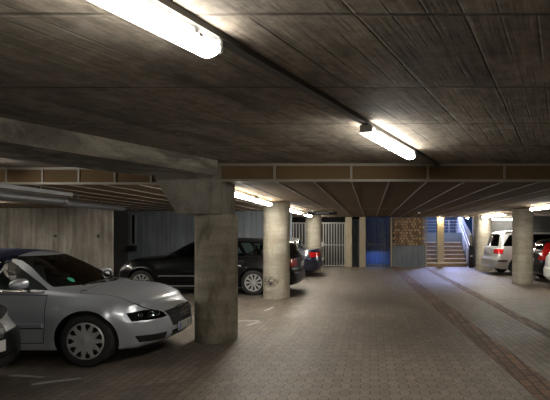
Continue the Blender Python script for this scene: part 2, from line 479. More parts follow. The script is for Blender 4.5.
for y in (.6, 1.3):
    def f(bm): tube(bm, (0, y, .19 * max(0, int((y - .45) / .28) + 1) - .0), (0, y, .74 + y * .58), .02, 8)
    add('baluster', f, 'white_rail', hr, 40)
tag(hr, 'white sloping handrail frame at the right side of the stairs', 'handrail')
def f(bm):
    boxmm(bm, (4.56, 21.6, 0), (4.77, 21.8, .98), bevel=.02, mat=0)
    boxmm(bm, (4.54, 21.58, .98), (4.79, 21.82, 1.03), bevel=.01, mat=0)
pb = add('litter_bin', f, 'black', None, 40)
tag(pb, 'narrow black litter bin post at the foot of the handrail', 'bin')
def f(bm): boxmm(bm, (4.62, 21.592, .5), (4.71, 21.6, .58))
add('label_plate', f, 'galv', pb)

# gates
def gate(name, x0, x1, y, z1, n, mbar, frame, label, group, lock=None, extra=None):
    g = empty(name, ((x0 + x1) / 2, y, 0)); w = (x1 - x0) / 2
    def f(bm):
        for s in (-1, 1): boxmm(bm, (s * w - .02 - s * .02, -.02, .03), (s * w + .02 - s * .02, .02, z1))
        for z in (.05, 1.02, z1 - .04): boxmm(bm, (-w + .02, -.019, z), (w - .02, .019, z + .04))
    add('gate_frame', f, frame, g)
    for k in range(n):
        x = -w + (k + 1) * 2 * w / (n + 1)
        def f(bm): tube(bm, (x, 0, .06), (x, 0, z1 - .01), .021, 8)
        b = add('bar', f, mbar, g, 40)
    if lock:
        def f(bm): boxmm(bm, (lock - .05, -.05, .96), (lock + .09, .03, 1.16), bevel=.008)
        lb = add('lock_box', f, frame, g)
        def f(bm): tube(bm, (lock + .05, -.05, 1.08), (lock + .05, -.09, 1.08), .01); tube(bm, (lock + .05, -.085, 1.08), (lock + .15, -.085, 1.08), .01)
        add('handle', f, 'galv', lb)
    tag(g, label, 'gate', group)
    return g
gate('barred_gate', -2.32, -1.17, YF + .05, 2.09, 8, 'gate', 'gate', 'light grey vertical bar gate with lock box, right of the far column', 'grey barred gates', -.5)
gate('barred_gate', -4.55, -2.36, YF + .05, 2.09, 15, 'gate', 'gate', 'grey barred gate behind the silver hatchback and the far column', 'grey barred gates')
gate('barred_gate', -.82, -.51, YF + .1, 2.22, 2, 'gate_dark', 'gate_dark', 'narrow dark gate between the two square pillars', 'dark gates')
gate('barred_gate', -.18, .96, YF + .1, 2.3, 9, 'gate_dark', 'gate_dark', 'dark gate of thin bars with blue light behind it', 'dark gates', -.48)
for x, lab in ((1.0, 'thin pale steel post left of the firewood stack'), (2.63, 'thin pale steel post between firewood and stairs')):
    def f(bm): boxmm(bm, (x - .035, YF - .03, 0), (x + .035, YF + .06, HL)); boxmm(bm, (x - .07, YF - .05, 0), (x + .07, YF + .08, .012))
    tag(add('steel_post', f, 'pillar'), lab, 'post', 'thin steel posts')
# climbing plant in front of the blue wall
def f(bm):
    for k in range(260):
        c = V((random.uniform(.45, .95), random.uniform(YF + .35, YF + .6), random.uniform(.75, 2.3)))
        if c.z < 1.1 and random.random() < .6: continue
        r = Matrix.Rotation(random.uniform(0, 6), 3, 'Z') @ Matrix.Rotation(random.uniform(-1, 1), 3, 'X'); s = random.uniform(.018, .035)
        bm.faces.new([bm.verts.new(c + r @ V(p) * s) for p in ((-1, 0, 0), (0, -.7, .1), (1.2, 0, 0), (0, .7, .1))])
    for x in (.55, .7, .86): tube(bm, (x, YF + .5, 0), (x + .04, YF + .48, 2.3), .012, 6)
tag(add('climbing_plant', f, 'plant'), 'pale climbing plant behind the right side of the blue lit gate', 'plant')

# firewood: every log by itself
protos = []
for v in range(4):
    bm = bmesh.new(); r = random.Random(v + 3); n = (7, 8, 6, 9)[v]
    fr, bk = [], []
    for k in range(n):
        a = 2 * PI * k / n; q = .0765 * r.uniform(.88, 1.03)
        fr.append(bm.verts.new((q * math.cos(a), 0, q * math.sin(a)))); bk.append(bm.verts.new((q * math.cos(a), .42, q * math.sin(a))))
    for k in range(n):
        bm.faces.new((fr[k], fr[(k + 1) % n], bk[(k + 1) % n], bk[k])).material_index = 0
    a = bm.faces.new(fr[::-1]); a.material_index = 1; b = bm.faces.new(bk); b.material_index = 1
    bmesh.ops.recalc_face_normals(bm, faces=bm.faces)
    me = bpy.data.meshes.new('firewood_log'); bm.to_mesh(me); bm.free()
    me.materials.append(M['bark']); me.materials.append(M['cut' if v % 2 else 'cut2'])
    protos.append(me)
for j in range(10):
    for i in range(10 - j % 2):
        o = bpy.data.objects.new('firewood_log', random.choice(protos)); COL.objects.link(o)
        o.location = (1.125 + i * .1525 + (.076 if j % 2 else 0), YF + random.uniform(-.02, .05), 1.078 + j * .132)
        o.rotation_euler = (0, random.choice((0, 1, 2, 3)) * .5 * PI + random.uniform(-.3, .3), 0)
        s = random.uniform(.92, 1.0); o.scale = (s, 1, s)
        tag(o, 'split brown log in the firewood stack on the grey wall', 'log', 'split logs of the firewood stack')

# ------------------------------------------------------------------ columns, beam
def column(x, y, r, mat, label):
    def f(bm):
        lathe(bm, [(r, 0), (r, .35), (r * .995, 1.2), (r, 1.9), (r, HL)], 48)
    o = add('concrete_column', f, mat, None, 30); o.location = (x, y, 0)
    return tag(o, label, 'column', 'round concrete columns')
c1 = empty('concrete_column', (-2.315, 7.085, 0))
def f(bm): lathe(bm, [(.31, 0), (.31, .6), (.308, 1.3), (.31, 1.875)], 48)
add('shaft', f, 'col_brown', c1, 30)
def f(bm):
    pts = [(-.79, HC - .005), (-.79, 2.41), (-.46, 1.87), (.19, 1.87), (.19, HC - .005)]
    prism(bm, [(x, -.34, z) for x, z in pts], (0, .66, 0))
    bmesh.ops.bevel(bm, geom=list(bm.edges), offset=.012, segments=2, affect='EDGES')
add('column_head', f, 'head', c1)
tag(c1, 'nearest round brown-stained column with tapered head carrying the beam', 'column', 'round concrete columns')
column(-2.31, 11.62, .325, 'col_pale', 'round pale column with black scuff, covering the middle of the black estate')
column(-2.31, 19.2, .325, 'col_pale', 'brightly lit far round column right of the silver hatchback')
column(4.84, 14.9, .32, 'col_pale', 'round pale column between the silver people carrier and the white hatchback')
column(4.87, 20.1, .34, 'col_pale', 'far round column right of the stair handrail, behind the silver people carrier')
# long skewed beam
def f(bm):
    a = V((-3.19, 4.05, 0)); d = V((1.09, 2.39, 0)).normalized()
    b = a + d * 2.66; s = a - d * 5.5
    w = V((-1.12, 0, 0))
    prism(bm, [s + V((0, 0, 2.393)), b + V((0, 0, 2.393)), b + w + V((0, 0, 2.393)), s + w + V((0, 0, 2.393))], (0, 0, HC - 2.393 + .02))
    bmesh.ops.bevel(bm, geom=list(bm.edges), offset=.015, segments=2, affect='EDGES')
tag(add('concrete_beam', f, 'beam'), 'long rough concrete beam under the slab running to the nearest column', 'beam')

# ------------------------------------------------------------------ lamps, tray, pipes
def make_lamp(mat):
    t = empty('fluorescent_lamp')
    L = 1.5
    def f(bm):
        prism(bm, [(-.035, 0, 0), (.035, 0, 0), (.042, 0, -.035), (-.042, 0, -.035)], (0, L, 0))
        for y in (.25, L - .3): boxmm(bm, (-.03, y, 0), (.03, y + .04, .03))
    h = add('housing', f, 'lamp_body', t)
    def f(bm):
        pr = [(-.046, -.036), (-.066, -.05), (-.062, -.068), (-.036, -.088), (0, -.094), (.036, -.088), (.062, -.068), (.066, -.05), (.046, -.036)]
        prism(bm, [(x, .02, z) for x, z in pr], (0, L - .04, 0))
    add('diffuser', f, mat, t, 50)
    for s in (-1, 1):
        for k in range(4):
            y = .16 + k * .39
            def f(bm):
                boxmm(bm, (s * .043, y, -.037), (s * .047, y + .022, -.008)); boxmm(bm, (s * .043, y, -.041), (s * .071, y + .022, -.037)); boxmm(bm, (s * .067, y, -.055), (s * .071, y + .022, -.041))
            add('clip', f, 'clip', t)
    def f(bm):
        boxmm(bm, (-.06, -.012, -.07), (.06, .018, -.002), bevel=.008)
    add('end_cap', f, 'lamp_body', t)
    def f(bm): boxmm(bm, (-.06, L - .018, -.07), (.06, L + .012, -.002), bevel=.008)
    add('end_cap', f, 'lamp_body', t)
    return t
def copy_tree(o, parent=None):
    c = o.copy(); COL.objects.link(c); c.parent = parent
    for ch in list(o.children): copy_tree(ch, c)
    return c
lampA = make_lamp('tube'); lampB = make_lamp('tube_far')
used = {'A': False, 'B': False}
SK = -math.atan(.40)
spots = [
    ('A', -1.35, .97, HC - .032, SK, 'nearest large bright strip lamp beside the cable tray', 'strip lamps on the board-marked slab'),
    ('A', -.035, 4.2, HC - .032, SK + .03, 'second strip lamp under the slab, at the middle of the tray', 'strip lamps on the board-marked slab'),
    ('A', -3.9, -6.3, HC - .032, SK, None, None),
    ('A', 1.0, -2.6, HC - .032, SK, None, None),
    ('A', -5.42, 5.0, HC - .032, 0, None, None),
    ('B', -9.3, 10.15, HL - .03, 0, None, None),
    ('B', -8.6, 6.95, HL - .03, 0, None, None),
    ('B', -2.33, 7.75, HL - .03, 0, 'strip lamp under the brown soffit just behind the nearest column', 'left row of strip lamps'),
    ('B', -2.33, 9.4, HL - .03, 0, 'strip lamp under the brown soffit left of the scuffed column', 'left row of strip lamps'),
    ('B', -2.33, 12.6, HL - .03, 0, 'strip lamp directly behind the scuffed column', 'left row of strip lamps'),
    ('B', -2.33, 14.2, HL - .03, 0, 'strip lamp between the end of the grey wall and the hanging sign', 'left row of strip lamps'),
    ('B', -2.33, 16.9, HL - .03, 0, 'strip lamp above the dark blue saloon in front of the far column', 'left row of strip lamps'),
    ('B', -2.33, 20.1, HL - .03, 0, 'added strip lamp hidden behind the far round column', 'left row of strip lamps'),  # unseen lamp added to brighten the grey gates
    ('B', 4.55, 11.7, HL - .03, 0, 'nearest strip lamp of the right row, above the white hatchback', 'right row of strip lamps'),
    ('B', 4.72, 16.5, HL - .03, 0, 'strip lamp above the silver people carrier', 'right row of strip lamps'),
    ('B', 5.5, 21.5, HL - .06, -PI / 2, 'crosswise strip lamp at the far wall right of the far column', 'right row of strip lamps'),
    ('B', 4.75, 18.15, HL - .03, 0, 'farthest lengthwise strip lamp of the right row, over the people carrier roof', 'right row of strip lamps'),
]
for kind, x, y, z, rz, lab, grp in spots:
    base = lampA if kind == 'A' else lampB
    o = copy_tree(base) if used[kind] else base
    used[kind] = True
    o.location = (x, y, z); o.rotation_euler = (0, 0, rz)
    tag(o, lab or 'bright fluorescent strip lamp outside the view', 'lamp', grp or 'strip lamps outside the view')
for nm, ang in (('housing', 0),): pass
def f(bm):
    L0 = V((-1.79, -.26, 0)); d = V((.393, 1, 0)).normalized()
    e = V((.965, 6.74, 0)); s = e - d * 9
    n = V((d.y, -d.x, 0)) * .032
    prism(bm, [s - n + V((0, 0, HC)), e - n + V((0, 0, HC)), e + n + V((0, 0, HC)), s + n + V((0, 0, HC))], (0, 0, -.035))
tag(add('cable_tray', f, 'tray'), 'long dark cable tray under the slab beside the two strip lamps', 'cable tray')
M['bulb'] = emit('warm_lamp_glow', (1, .82, .5), 260)
for x, y, z, lab in ((3.31, 22.1, 2.29, 'small warm lamp under the soffit edge at the stair pillar'), (4.5, 21.7, 2.29, 'tiny bright lamp by the soffit edge left of the far right column')):
    b = empty('bulkhead_lamp', (x, y, z))
    def f(bm): lathe(bm, [(0, .06), (.07, .06), (.07, .02), (0, .02)], 20)
    add('base', f, 'lamp_body', b, 40)
    def f(bm): lathe(bm, [(.06, .02), (.058, 0), (.04, -.025), (0, -.035)], 20)
    add('glass_cover', f, 'bulb', b, 60)
    tag(b, lab, 'lamp', 'small bulkhead lamps')
# smoke detector, sign
def f(bm): lathe(bm, [(.055, 0), (.055, -.02), (.04, -.045), (.02, -.055), (0, -.056)], 24)
o = add('smoke_detector', f, 'white', None, 40); o.location = (1.75, 16.8, HL - .005)
tag(o, 'small round white smoke detector on the brown soffit', 'smoke detector')
for (x, y, lab) in ((-2.05, 8.6, None),):
    pass
sg = empty('hanging_sign', (-1.6, 15.7, HL - .01))
def f(bm): boxmm(bm, (-.5, -.02, -.13), (.5, .02, -.03), bevel=.006)
b = add('sign_board', f, 'dark', sg)
def f(bm):
    boxmm(bm, (-.22, -.023, -.10), (.24, -.020, -.045))
    for x in (-.33, .36): lathe(bm, [(.02, -.0235), (.02, -.02)], 12, 'Y', 0, (x, 0, -.07))
g = add('sign_marks', f, simple('dull_grey_sign_field', (.04, .04, .04), .7), sg)
for x in (-.32, .32):
    def f(bm): tube(bm, (x, 0, -.035), (x, 0, .012), .008, 8)
    add('hanger', f, 'galv', sg)
tag(sg, 'narrow black direction sign hanging from the soffit in front of the far gates', 'sign')
# pipes and tray in the left bay
def pipe(pts, r, label, name='steel_pipe', box_=None):
    o = empty(name, pts[0])
    p0 = V(pts[0])
    def f(bm):
        for a, b in zip(pts, pts[1:]):
            if box_:
                d = V(b) - V(a); ang = math.atan2(d.y, d.x)
                box(bm, (V(a) + V(b)) / 2 - p0, (d.length, box_[0], box_[1]), ang)
            else: tube(bm, V(a) - p0, V(b) - p0, r, 20)
    add('run', f, 'pipe', o, 40)
    for k in range(3):
        t = (k + .7) / 3; q = V(pts[0]).lerp(V(pts[-1]), t)
        if box_: 
            def f(bm): boxmm(bm, q - p0 + V((-.012, -.012, 0)), q - p0 + V((.012, .012, HL - q.z)))
        else:
            def f(bm):
                tube(bm, q - p0, q - p0 + V((0, 0, (HL if q.y > FY else HC) - q.z)), .012, 8)
        if q.y > FY: add('hanger', f, 'tray', o)
    def f(bm):
        e = V(pts[-1]) - p0; d = (V(pts[-1]) - V(pts[0])).normalized()
        if not box_: tube(bm, e - d * .05, e + d * .03, r * 1.12, 20)
        else: boxmm(bm, e + V((-box_[0] / 2 - .005, -.05, -box_[1] / 2 - .005)), e + V((box_[0] / 2 + .005, .01, box_[1] / 2 + .005)))
    add('end_collar', f, 'pipe', o, 40)
    return tag(o, label, 'pipe', 'pipes under the left soffit')
pipe([(-5.25, 1, 2.27), (-5.25, 8.2, 2.27)], 0, 'flat grey cable duct above the pipes at the left edge', 'cable_duct', (.10, .06))
pipe([(-5.62, 1.5, 2.14), (-5.42, 8.3, 2.16)], .07, 'short grey pipe under the flat duct at the left edge')
pipe([(-5.55, 8.4, 2.14), (-6.2, 11.75, 2.21)], .065, 'long grey pipe pointing to the dark doorway beyond the concrete wall')
# pale frame and box at the end of the grey wall
fr = empty('wall_frame', (-8.15, 16.2, 0))
def f(bm):
    for x0, x1, z0, z1 in ((-.09, -.06, 1.2, 2.25), (.06, .09, 1.2, 2.25), (-.09, .09, 2.22, 2.25), (-.09, .09, 1.2, 1.23)):
        boxmm(bm, (x0, -.04, z0), (x1, 0, z1))
add('frame', f, 'galv', fr)
def f(bm): boxmm(bm, (-.06, -.015, 1.23), (.06, 0, 2.22))
add('panel', f, 'black', fr)
tag(fr, 'tall narrow pale frame on the grey wall behind the black estate bonnet', 'wall frame')
def f(bm): boxmm(bm, (-8.3, 16.05, .98), (-8.02, 16.2, 1.16), bevel=.01); boxmm(bm, (-8.27, 16.043, 1.0), (-8.05, 16.05, 1.14))
tag(add('junction_box', f, 'black'), 'small dark junction box under the narrow pale frame', 'junction box')
# road paint
def line(pts, label):
    def f(bm): prism(bm, [(x, y, .001) for x, y in pts], (0, 0, .003))
    tag(add('painted_line', f, 'line'), label, 'road marking', 'worn white bay markings')
line([(-4.05, 5.25), (-3.62, 5.18), (-3.6, 5.23), (-4.0, 5.31)], 'worn white bay mark beside the silver convertible front wheel, left piece')
line([(-3.55, 4.93), (-3.16, 5.15), (-3.2, 5.2), (-3.6, 4.99)], 'worn slanting white bay mark in front of the silver convertible wheel')
line([(-2.42, 8.48), (-2.02, 8.5), (-2.02, 8.6), (-2.42, 8.58)], 'white bay mark just right of the nearest column')
line([(-2.16, 8.1), (-2.08, 8.1), (-1.96, 8.48), (-2.04, 8.48)], 'short slanting white bay mark joining the mark by the nearest column')
line([(-2.20, 9.6), (-2.13, 9.6), (-2.05, 10.15), (-2.12, 10.15)], 'short white bay mark between the nearest and the scuffed column')

# ------------------------------------------------------------------ cars
def pchip(xs, ys):
    xs = np.array(xs, float); ys = np.array(ys, float)
    h = np.diff(xs); d = np.diff(ys) / h; m = np.zeros(len(xs))
    for i in range(1, len(xs) - 1):
        if d[i - 1] * d[i] > 0:
            w1 = 2 * h[i] + h[i - 1]; w2 = h[i] + 2 * h[i - 1]
            m[i] = (w1 + w2) / (w1 / d[i - 1] + w2 / d[i])
    m[0] = d[0]; m[-1] = d[-1]
    def g(x):
        i = int(np.clip(np.searchsorted(xs, x) - 1, 0, len(xs) - 2)); t = (x - xs[i]) / h[i]
        return ((1 + 2 * t) * (1 - t) ** 2 * ys[i] + t * (1 - t) ** 2 * h[i] * m[i] + t * t * (3 - 2 * t) * ys[i + 1] + t * t * (t - 1) * h[i] * m[i + 1])
    return g
def sst(a, b, x):
    t = min(1, max(0, (x - a) / (b - a))); return t * t * (3 - 2 * t)

class Car:
    """local frame: +x to the nose, origin under the front axle, +z up"""
    def __init__(s, name, spec, color, loc, rz, label, cat='car'):
        s.sp = spec; s.color = color
        s.root = empty(name, loc, rz); tag(s.root, label, cat)
        st = sorted(spec['stations']); xs = [q[0] for q in st]
        s.fn = [pchip(xs, [q[i] for q in st]) for i in range(1, 10)]
        s.x0, s.x1 = xs[0], xs[-1]
        s.build()
    def section(s, x):
        zb, wl, wm, wbt, zbt, wr, zr, zc, zm = [g(x) for g in s.fn]
        P = [(0, zb), (wl * .55, zb), (wl - .08, zb), (wl - .02, zb + .025), (wl, zb + .08)]
        for k in range(1, 6):
            t = k / 5; P.append((wl + (wm - wl) * math.sin(t * PI / 2), zb + .08 + (zm - zb - .08) * t))
        for k in range(1, 8):
            t = k / 7; P.append((wm + (wbt - wm) * (t ** 2.0), zm + (zbt - zm) * t))
        bul = s.sp.get('tumble', .012)
        for k in range(1, 6):
            t = k / 5; P.append((wbt + (wr - wbt) * t + bul * math.sin(PI * t), zbt + (zr - zbt) * t + bul * .3 * math.sin(PI * t)))
        for k in range(1, 9):
            t = k / 8; y = wr * math.cos(t * PI / 2) if t < 1 else 0
            P.append((y, zr + (zc - zr) * (1 - (y / wr) ** 2.3)))
        return P
    def build(s):
        sp = s.sp; n = 110; R = sp.get('round', .09); bm = bmesh.new(); rows = []
        xs = [s.x0 + (s.x1 - s.x0) * k / n for k in range(n + 1)]
        extra = [s.x0 + R * (1 - math.cos(t)) for t in (.25, .5, .75, 1.0, 1.3)] + [s.x1 - R * (1 - math.cos(t)) for t in (.25, .5, .75, 1.0, 1.3)]
        xs = sorted(set(xs + extra))
        for x in xs:
            P = s.section(x)
            e = min(x - s.x0, s.x1 - x)
            if e < R:
                d = R * (1 - math.sqrt(max(0, 1 - (1 - e / R) ** 2)))
                wmx = max(p[0] for p in P); zl = min(p[1] for p in P); zh = max(p[1] for p in P); zc = (zl + zh) / 2; hh = (zh - zl) / 2
                P = [(y * (wmx - d * .9) / wmx, zc + (z - zc) * (hh - d * .75) / hh) for y, z in P]
            rows.append((x, P))
        N = len(rows[0][1])
        rings = []
        for x, P in rows:
            L = [bm.verts.new((x, y, z)) for y, z in P]
            Rr = [bm.verts.new((x, -y, z)) for y, z in P[1:-1]]
            rings.append(L + Rr[::-1])
        m = len(rings[0])
        for a, b in zip(rings, rings[1:]):
            for k in range(m): bm.faces.new((a[k], a[(k + 1) % m], b[(k + 1) % m], b[k]))
        for idx in (0, -1):      # end caps as fine grids
            x, P = rows[idx]; Mx = 20; grid = []
            for y, z in P[1:-1]:
                grid.append([bm.verts.new((x, y * (1 - 2 * j / Mx), z)) for j in range(Mx + 1)])
            top = bm.verts.new((x, 0, P[-1][1])); bot = bm.verts.new((x, 0, P[0][1]))
            for a, b in zip(grid, grid[1:]):
                for j in range(Mx):
                    bm.faces.new((a[j], a[j + 1], b[j + 1], b[j]))
            for j in range(Mx):
                bm.faces.new((grid[-1][j], grid[-1][j + 1], top)); bm.faces.new((grid[0][j + 1], grid[0][j], bot))
        bmesh.ops.remove_doubles(bm, verts=bm.verts, dist=2e-4)
        bmesh.ops.dissolve_degenerate(bm, edges=bm.edges, dist=1e-5)
        bmesh.ops.recalc_face_normals(bm, faces=bm.faces)
        # deformations: plan sweep of nose and tail, profile of nose and tail, arch flare, screen sweep
        wb = sp['wb']; ar = sp['R'] + .05
        for v in bm.verts:
            x, y, z = v.co; ya = min(1, abs(y) / .88)
            v.co.x -= sp['bowf'] * ya ** 2.4 * sst(s.x1 - .75, s.x1, x)
            v.co.x += sp['bowr'] * ya ** 2.4 * sst(-(s.x0 + .6), -s.x0, -x)
            wf = sst(s.x1 - .22, s.x1 - .02, x); v.co.x += wf * np.interp(z, *zip(*sp['proff']))
            wr = sst(-(s.x0 + .22), -(s.x0 + .02), -x); v.co.x -= wr * np.interp(z, *zip(*sp['profr']))
            for ax in (0, -wb):
                r = math.hypot(x - ax, z - sp['R'])
                if abs(y) > .6 and z < sp.get('belt', .85): v.co.y += math.copysign(.022 * math.exp(-((r - ar - .03) / .07) ** 2), y)
            sw = sp.get('sweep', .14)
            cz = np.interp(x, *zip(*sp['sweepx']))
            if z > sp.get('belt', .85): v.co.x -= sw * (abs(y) / .65) ** 2 * cz * sst(sp.get('belt', .85), sp.get('belt', .85) + .06, z)
        bmesh.ops.recalc_face_normals(bm, faces=bm.faces)
        # wheel arches
        me = bpy.data.meshes.new('tmp'); bm.to_mesh(me); bm.free()
        bo = bpy.data.objects.new('tmp_body', me); COL.objects.link(bo)
        me.materials.append(M[s.color]); me.materials.append(M['dark'])
        cb = bmesh.new()
        for ax in (0, -wb):
            for sd in (-1, 1):
                tube(cb, (ax, sd * 1.2, sp['R']), (ax, sd * .56, sp['R']), ar, 40, 1)
        cm = bpy.data.meshes.new('tmpc'); cb.to_mesh(cm); cb.free(); cm.materials.append(M[s.color]); cm.materials.append(M['dark'])
        cobj = bpy.data.objects.new('tmp_cut', cm); COL.objects.link(cobj)
        md = bo.modifiers.new('b', 'BOOLEAN'); md.object = cobj; md.operation = 'DIFFERENCE'; md.solver = 'EXACT'
        dg = bpy.context.evaluated_depsgraph_get(); dg.update()
        ev = bo.evaluated_get(dg); bm = bmesh.new(); bm.from_mesh(ev.to_mesh()); ev.to_mesh_clear()
        for o_, m_ in ((bo, me), (cobj, cm)): bpy.data.objects.remove(o_); bpy.data.meshes.remove(m_)
        for f in bm.faces:       # inner faces of the arches are black
            c = f.calc_center_median()
            for ax in (0, -wb):
                if math.hypot(c.x - ax, c.z - sp['R']) < ar + .004 and abs(c.y) < .95:
                    rad = V((c.x - ax, 0, c.z - sp['R'])).normalized()
                    if abs(f.normal.dot(rad)) > .8 or abs(c.y) < .58: f.material_index = 1
            if f.normal.z < -.9 and c.z < .4: f.material_index = 1
        s.bm = bm
        s.bvh = BVHTree.FromBMesh(bm)
    # -- surface helpers
    def side(s, x, z, sd=-1, off=0.0):
        h = s.bvh.ray_cast(V((x, sd * 2, z)), V((0, -sd, 0)))
        return V((x, h[0].y + sd * off, z)) if h[0] else V((x, sd * .88, z))
    def hit(s, p, d):
        h = s.bvh.ray_cast(V(p), V(d).normalized()); return h[0] if h[0] else V(p)
    def cut(s, pts, d, faces=None, thr=.12, rng=None):
        bm = s.bm; pts = [V(p) for p in pts]; d = V(d).normalized()
        if faces is None:
            faces = [f for f in bm.faces if f.normal.dot(d) < -thr and f.material_index == 0]
            if rng: faces = [f for f in faces if rng(f.calc_center_median())]
        cen = sum(pts, V()) / len(pts)
        for i in range(len(pts)):
            a, b = pts[i], pts[(i + 1) % len(pts)]; nn = (b - a).cross(d)
            if nn.length < 1e-9: continue
            nn.normalize()
            if (cen - a).dot(nn) < 0: nn = -nn
            faces = [f for f in faces if any((v.co - a).dot(nn) > 0 for v in f.verts)]
            if not faces: return []
            ed = set(e for f in faces for e in f.edges); vs = set(v for f in faces for v in f.verts)
            r = bmesh.ops.bisect_plane(bm, geom=list(faces) + list(ed) + list(vs), dist=1e-5, plane_co=a, plane_no=nn)
            fs = [g for g in r['geom'] if isinstance(g, bmesh.types.BMFace)]
            faces = [f for f in fs if f.is_valid and (f.calc_center_median() - a).dot(nn) > 0]
        return faces
    def take(s, name, faces, mat, parent=None, off=0.0, smooth=50, keep=False):
        nb = bmesh.new(); mp = {}
        for f in faces:
            vs = []
            for v in f.verts:
                if v not in mp: mp[v] = nb.verts.new(v.co + v.normal * off)
                vs.append(mp[v])
            try: nb.faces.new(vs)
            except ValueError: pass
        if not keep: bmesh.ops.delete(s.bm, geom=faces, context='FACES')
        if not nb.faces: nb.free(); return None
        return bm_obj(name, nb, mat, parent or s.root, smooth)
    def panel(s, name, pts, d, mat=None, gap=.008, rng=None, off=0.0, thr=.12):
        """cut a panel with a dark shut line round it"""
        fs = s.cut(pts, d, rng=rng, thr=thr)
        for f in fs: f.material_index = 1
        c = sum((V(p) for p in pts), V()) / len(pts)
        inner = []
        n = len(pts); P = [V(p) for p in pts]; dd = V(d).normalized()
        lines = []
        for i in range(n):
            a, b = P[i], P[(i + 1) % n]; nn = (b - a).cross(dd).normalized()
            if (c - a).dot(nn) < 0: nn = -nn
            lines.append((a + nn * gap, nn, (b - a)))
        for i in range(n):       # corner = intersection of two shifted edges
            (a1, n1, t1), (a2, n2, t2) = lines[i - 1], lines[i]
            den = t1.dot(n2)
            inner.append(P[i] if abs(den) < 1e-6 else a1 + t1 * ((a2 - a1).dot(n2) / den))
        if not fs: return None
        fs = s.cut(inner, d, faces=fs)
        return s.take(name, fs, mat or s.color, off=off)
    def both(s, fn):
        for sd in (-1, 1): fn(sd)
    def ribbon(s, name, pts, mat, width=.03, thick=.012, sd=-1, parent=None):
        """moulding lying on the flank through (x, z) points"""
        bm = bmesh.new(); P = []
        x0, z0 = pts[0]; x1, z1 = pts[-1]; n = max(6, int(abs(x1 - x0) / .08))
        A = [p[0] for p in pts]; B = [p[1] for p in pts]
        if A[0] > A[-1]: A, B = A[::-1], B[::-1]
        rows = []
        for k in range(n + 1):
            x = A[0] + (A[-1] - A[0]) * k / n; z = float(np.interp(x, A, B))
            lo = s.side(x, z - width / 2, sd); hi = s.side(x, z + width / 2, sd); o = V((0, sd * thick, 0))
            rows.append([bm.verts.new(q) for q in (lo - o * .2, lo + o * .7, (lo + hi) / 2 + o, hi + o * .7, hi - o * .2)])
        for a, b in zip(rows, rows[1:]):
            for k in range(4): bm.faces.new((a[k], a[k + 1], b[k + 1], b[k]))
        bm.faces.new(rows[0]); bm.faces.new(rows[-1][::-1])
        bmesh.ops.recalc_face_normals(bm, faces=bm.faces)
        return bm_obj(name, bm, mat, parent or s.root, 50)
    def finish(s, body_mats=None):
        bmesh.ops.remove_doubles(s.bm, verts=s.bm.verts, dist=1e-5)
        return bm_obj('body', s.bm, body_mats or [s.color, 'dark'], s.root, 42)
    # -- fittings
    def wheel(s, x, sd, style):
        R = s.sp['R']; W = .2; yo = sd * (s.sp.get('track', .885) - .012); rr = s.sp.get('rim', R * .68)
        bm = bmesh.new()
        pr = [(rr, 0), (rr + .012, -.006), (R - .05, -.004), (R - .018, .004), (R - .003, .03), (R, .06), (R, W - .06), (R - .003, W - .03), (R - .018, W - .004), (rr, W), (rr, 0)]
        lathe(bm, pr, 48, 'Y', caps=False); bmesh.ops.recalc_face_normals(bm, faces=bm.faces)
        bmesh.ops.transform(bm, matrix=Matrix.Diagonal((1, -sd, 1, 1)), verts=bm.verts)
        bmesh.ops.recalc_face_normals(bm, faces=bm.faces)
        t = bm_obj('wheel', bm, 'rubber', s.root, 35, loc=(x, yo, R))
        # rim: polar disc with holes; y inward positive then mirrored
        n, frac, r0, r1, dome = style
        bm = bmesh.new(); seg = n * 24
        rad = [0, .03, .055, r0 * rr, (r0 * .7 + r1 * .3) * rr, (r0 + r1) / 2 * rr, (r0 * .3 + r1 * .7) * rr, r1 * rr, rr * .97, rr * 1.02]
        dep = [dome, dome, dome + .012, dome + .004, dome + .004, dome + .004, dome + .003, dome + .002, .0, .004]
        rings = [[bm.verts.new((r * math.cos(2 * PI * k / seg), h, r * math.sin(2 * PI * k / seg))) for k in range(seg)] for r, h in zip(rad[1:], dep[1:])]
        c = bm.verts.new((0, dome, 0))
        for k in range(seg): bm.faces.new((c, rings[0][k], rings[0][(k + 1) % seg]))
        for i, (a, b) in enumerate(zip(rings, rings[1:])):
            for k in range(seg):
                ph = ((k + .5) / 24) % 1; hole = 3 <= i + 1 < 7
                fr_ = frac * {3: .5, 4: .85, 5: 1, 6: .85}.get(i + 1, 1)
                if hole and abs(ph - .5) < fr_ / 2: continue
                bm.faces.new((a[k], b[k], b[(k + 1) % seg], a[(k + 1) % seg]))
        g = bmesh.ops.extrude_face_region(bm, geom=bm.faces[:])
        for v in [v for v in g['geom'] if isinstance(v, bmesh.types.BMVert)]: v.co.y += .018
        bmesh.ops.transform(bm, matrix=Matrix.Diagonal((1, -sd, 1, 1)), verts=bm.verts)
        bmesh.ops.recalc_face_normals(bm, faces=bm.faces)
        bm_obj('rim', bm, 'rim', t, 35)
        bm = bmesh.new(); lathe(bm, [(0, .06), (rr * .98, .06), (rr * .98, .1), (0, .1)], 32, 'Y')
        bmesh.ops.transform(bm, matrix=Matrix.Diagonal((1, -sd, 1, 1)), verts=bm.verts)
        bmesh.ops.recalc_face_normals(bm, faces=bm.faces)
        bm_obj('rim_shade_disc', bm, 'black', t, 40)  # black disc stands in for the shade behind the rim holes
        return t
    def wheels(s, style):
        for x in (0, -s.sp['wb']):
            for sd in (-1, 1): s.wheel(x, sd, style)
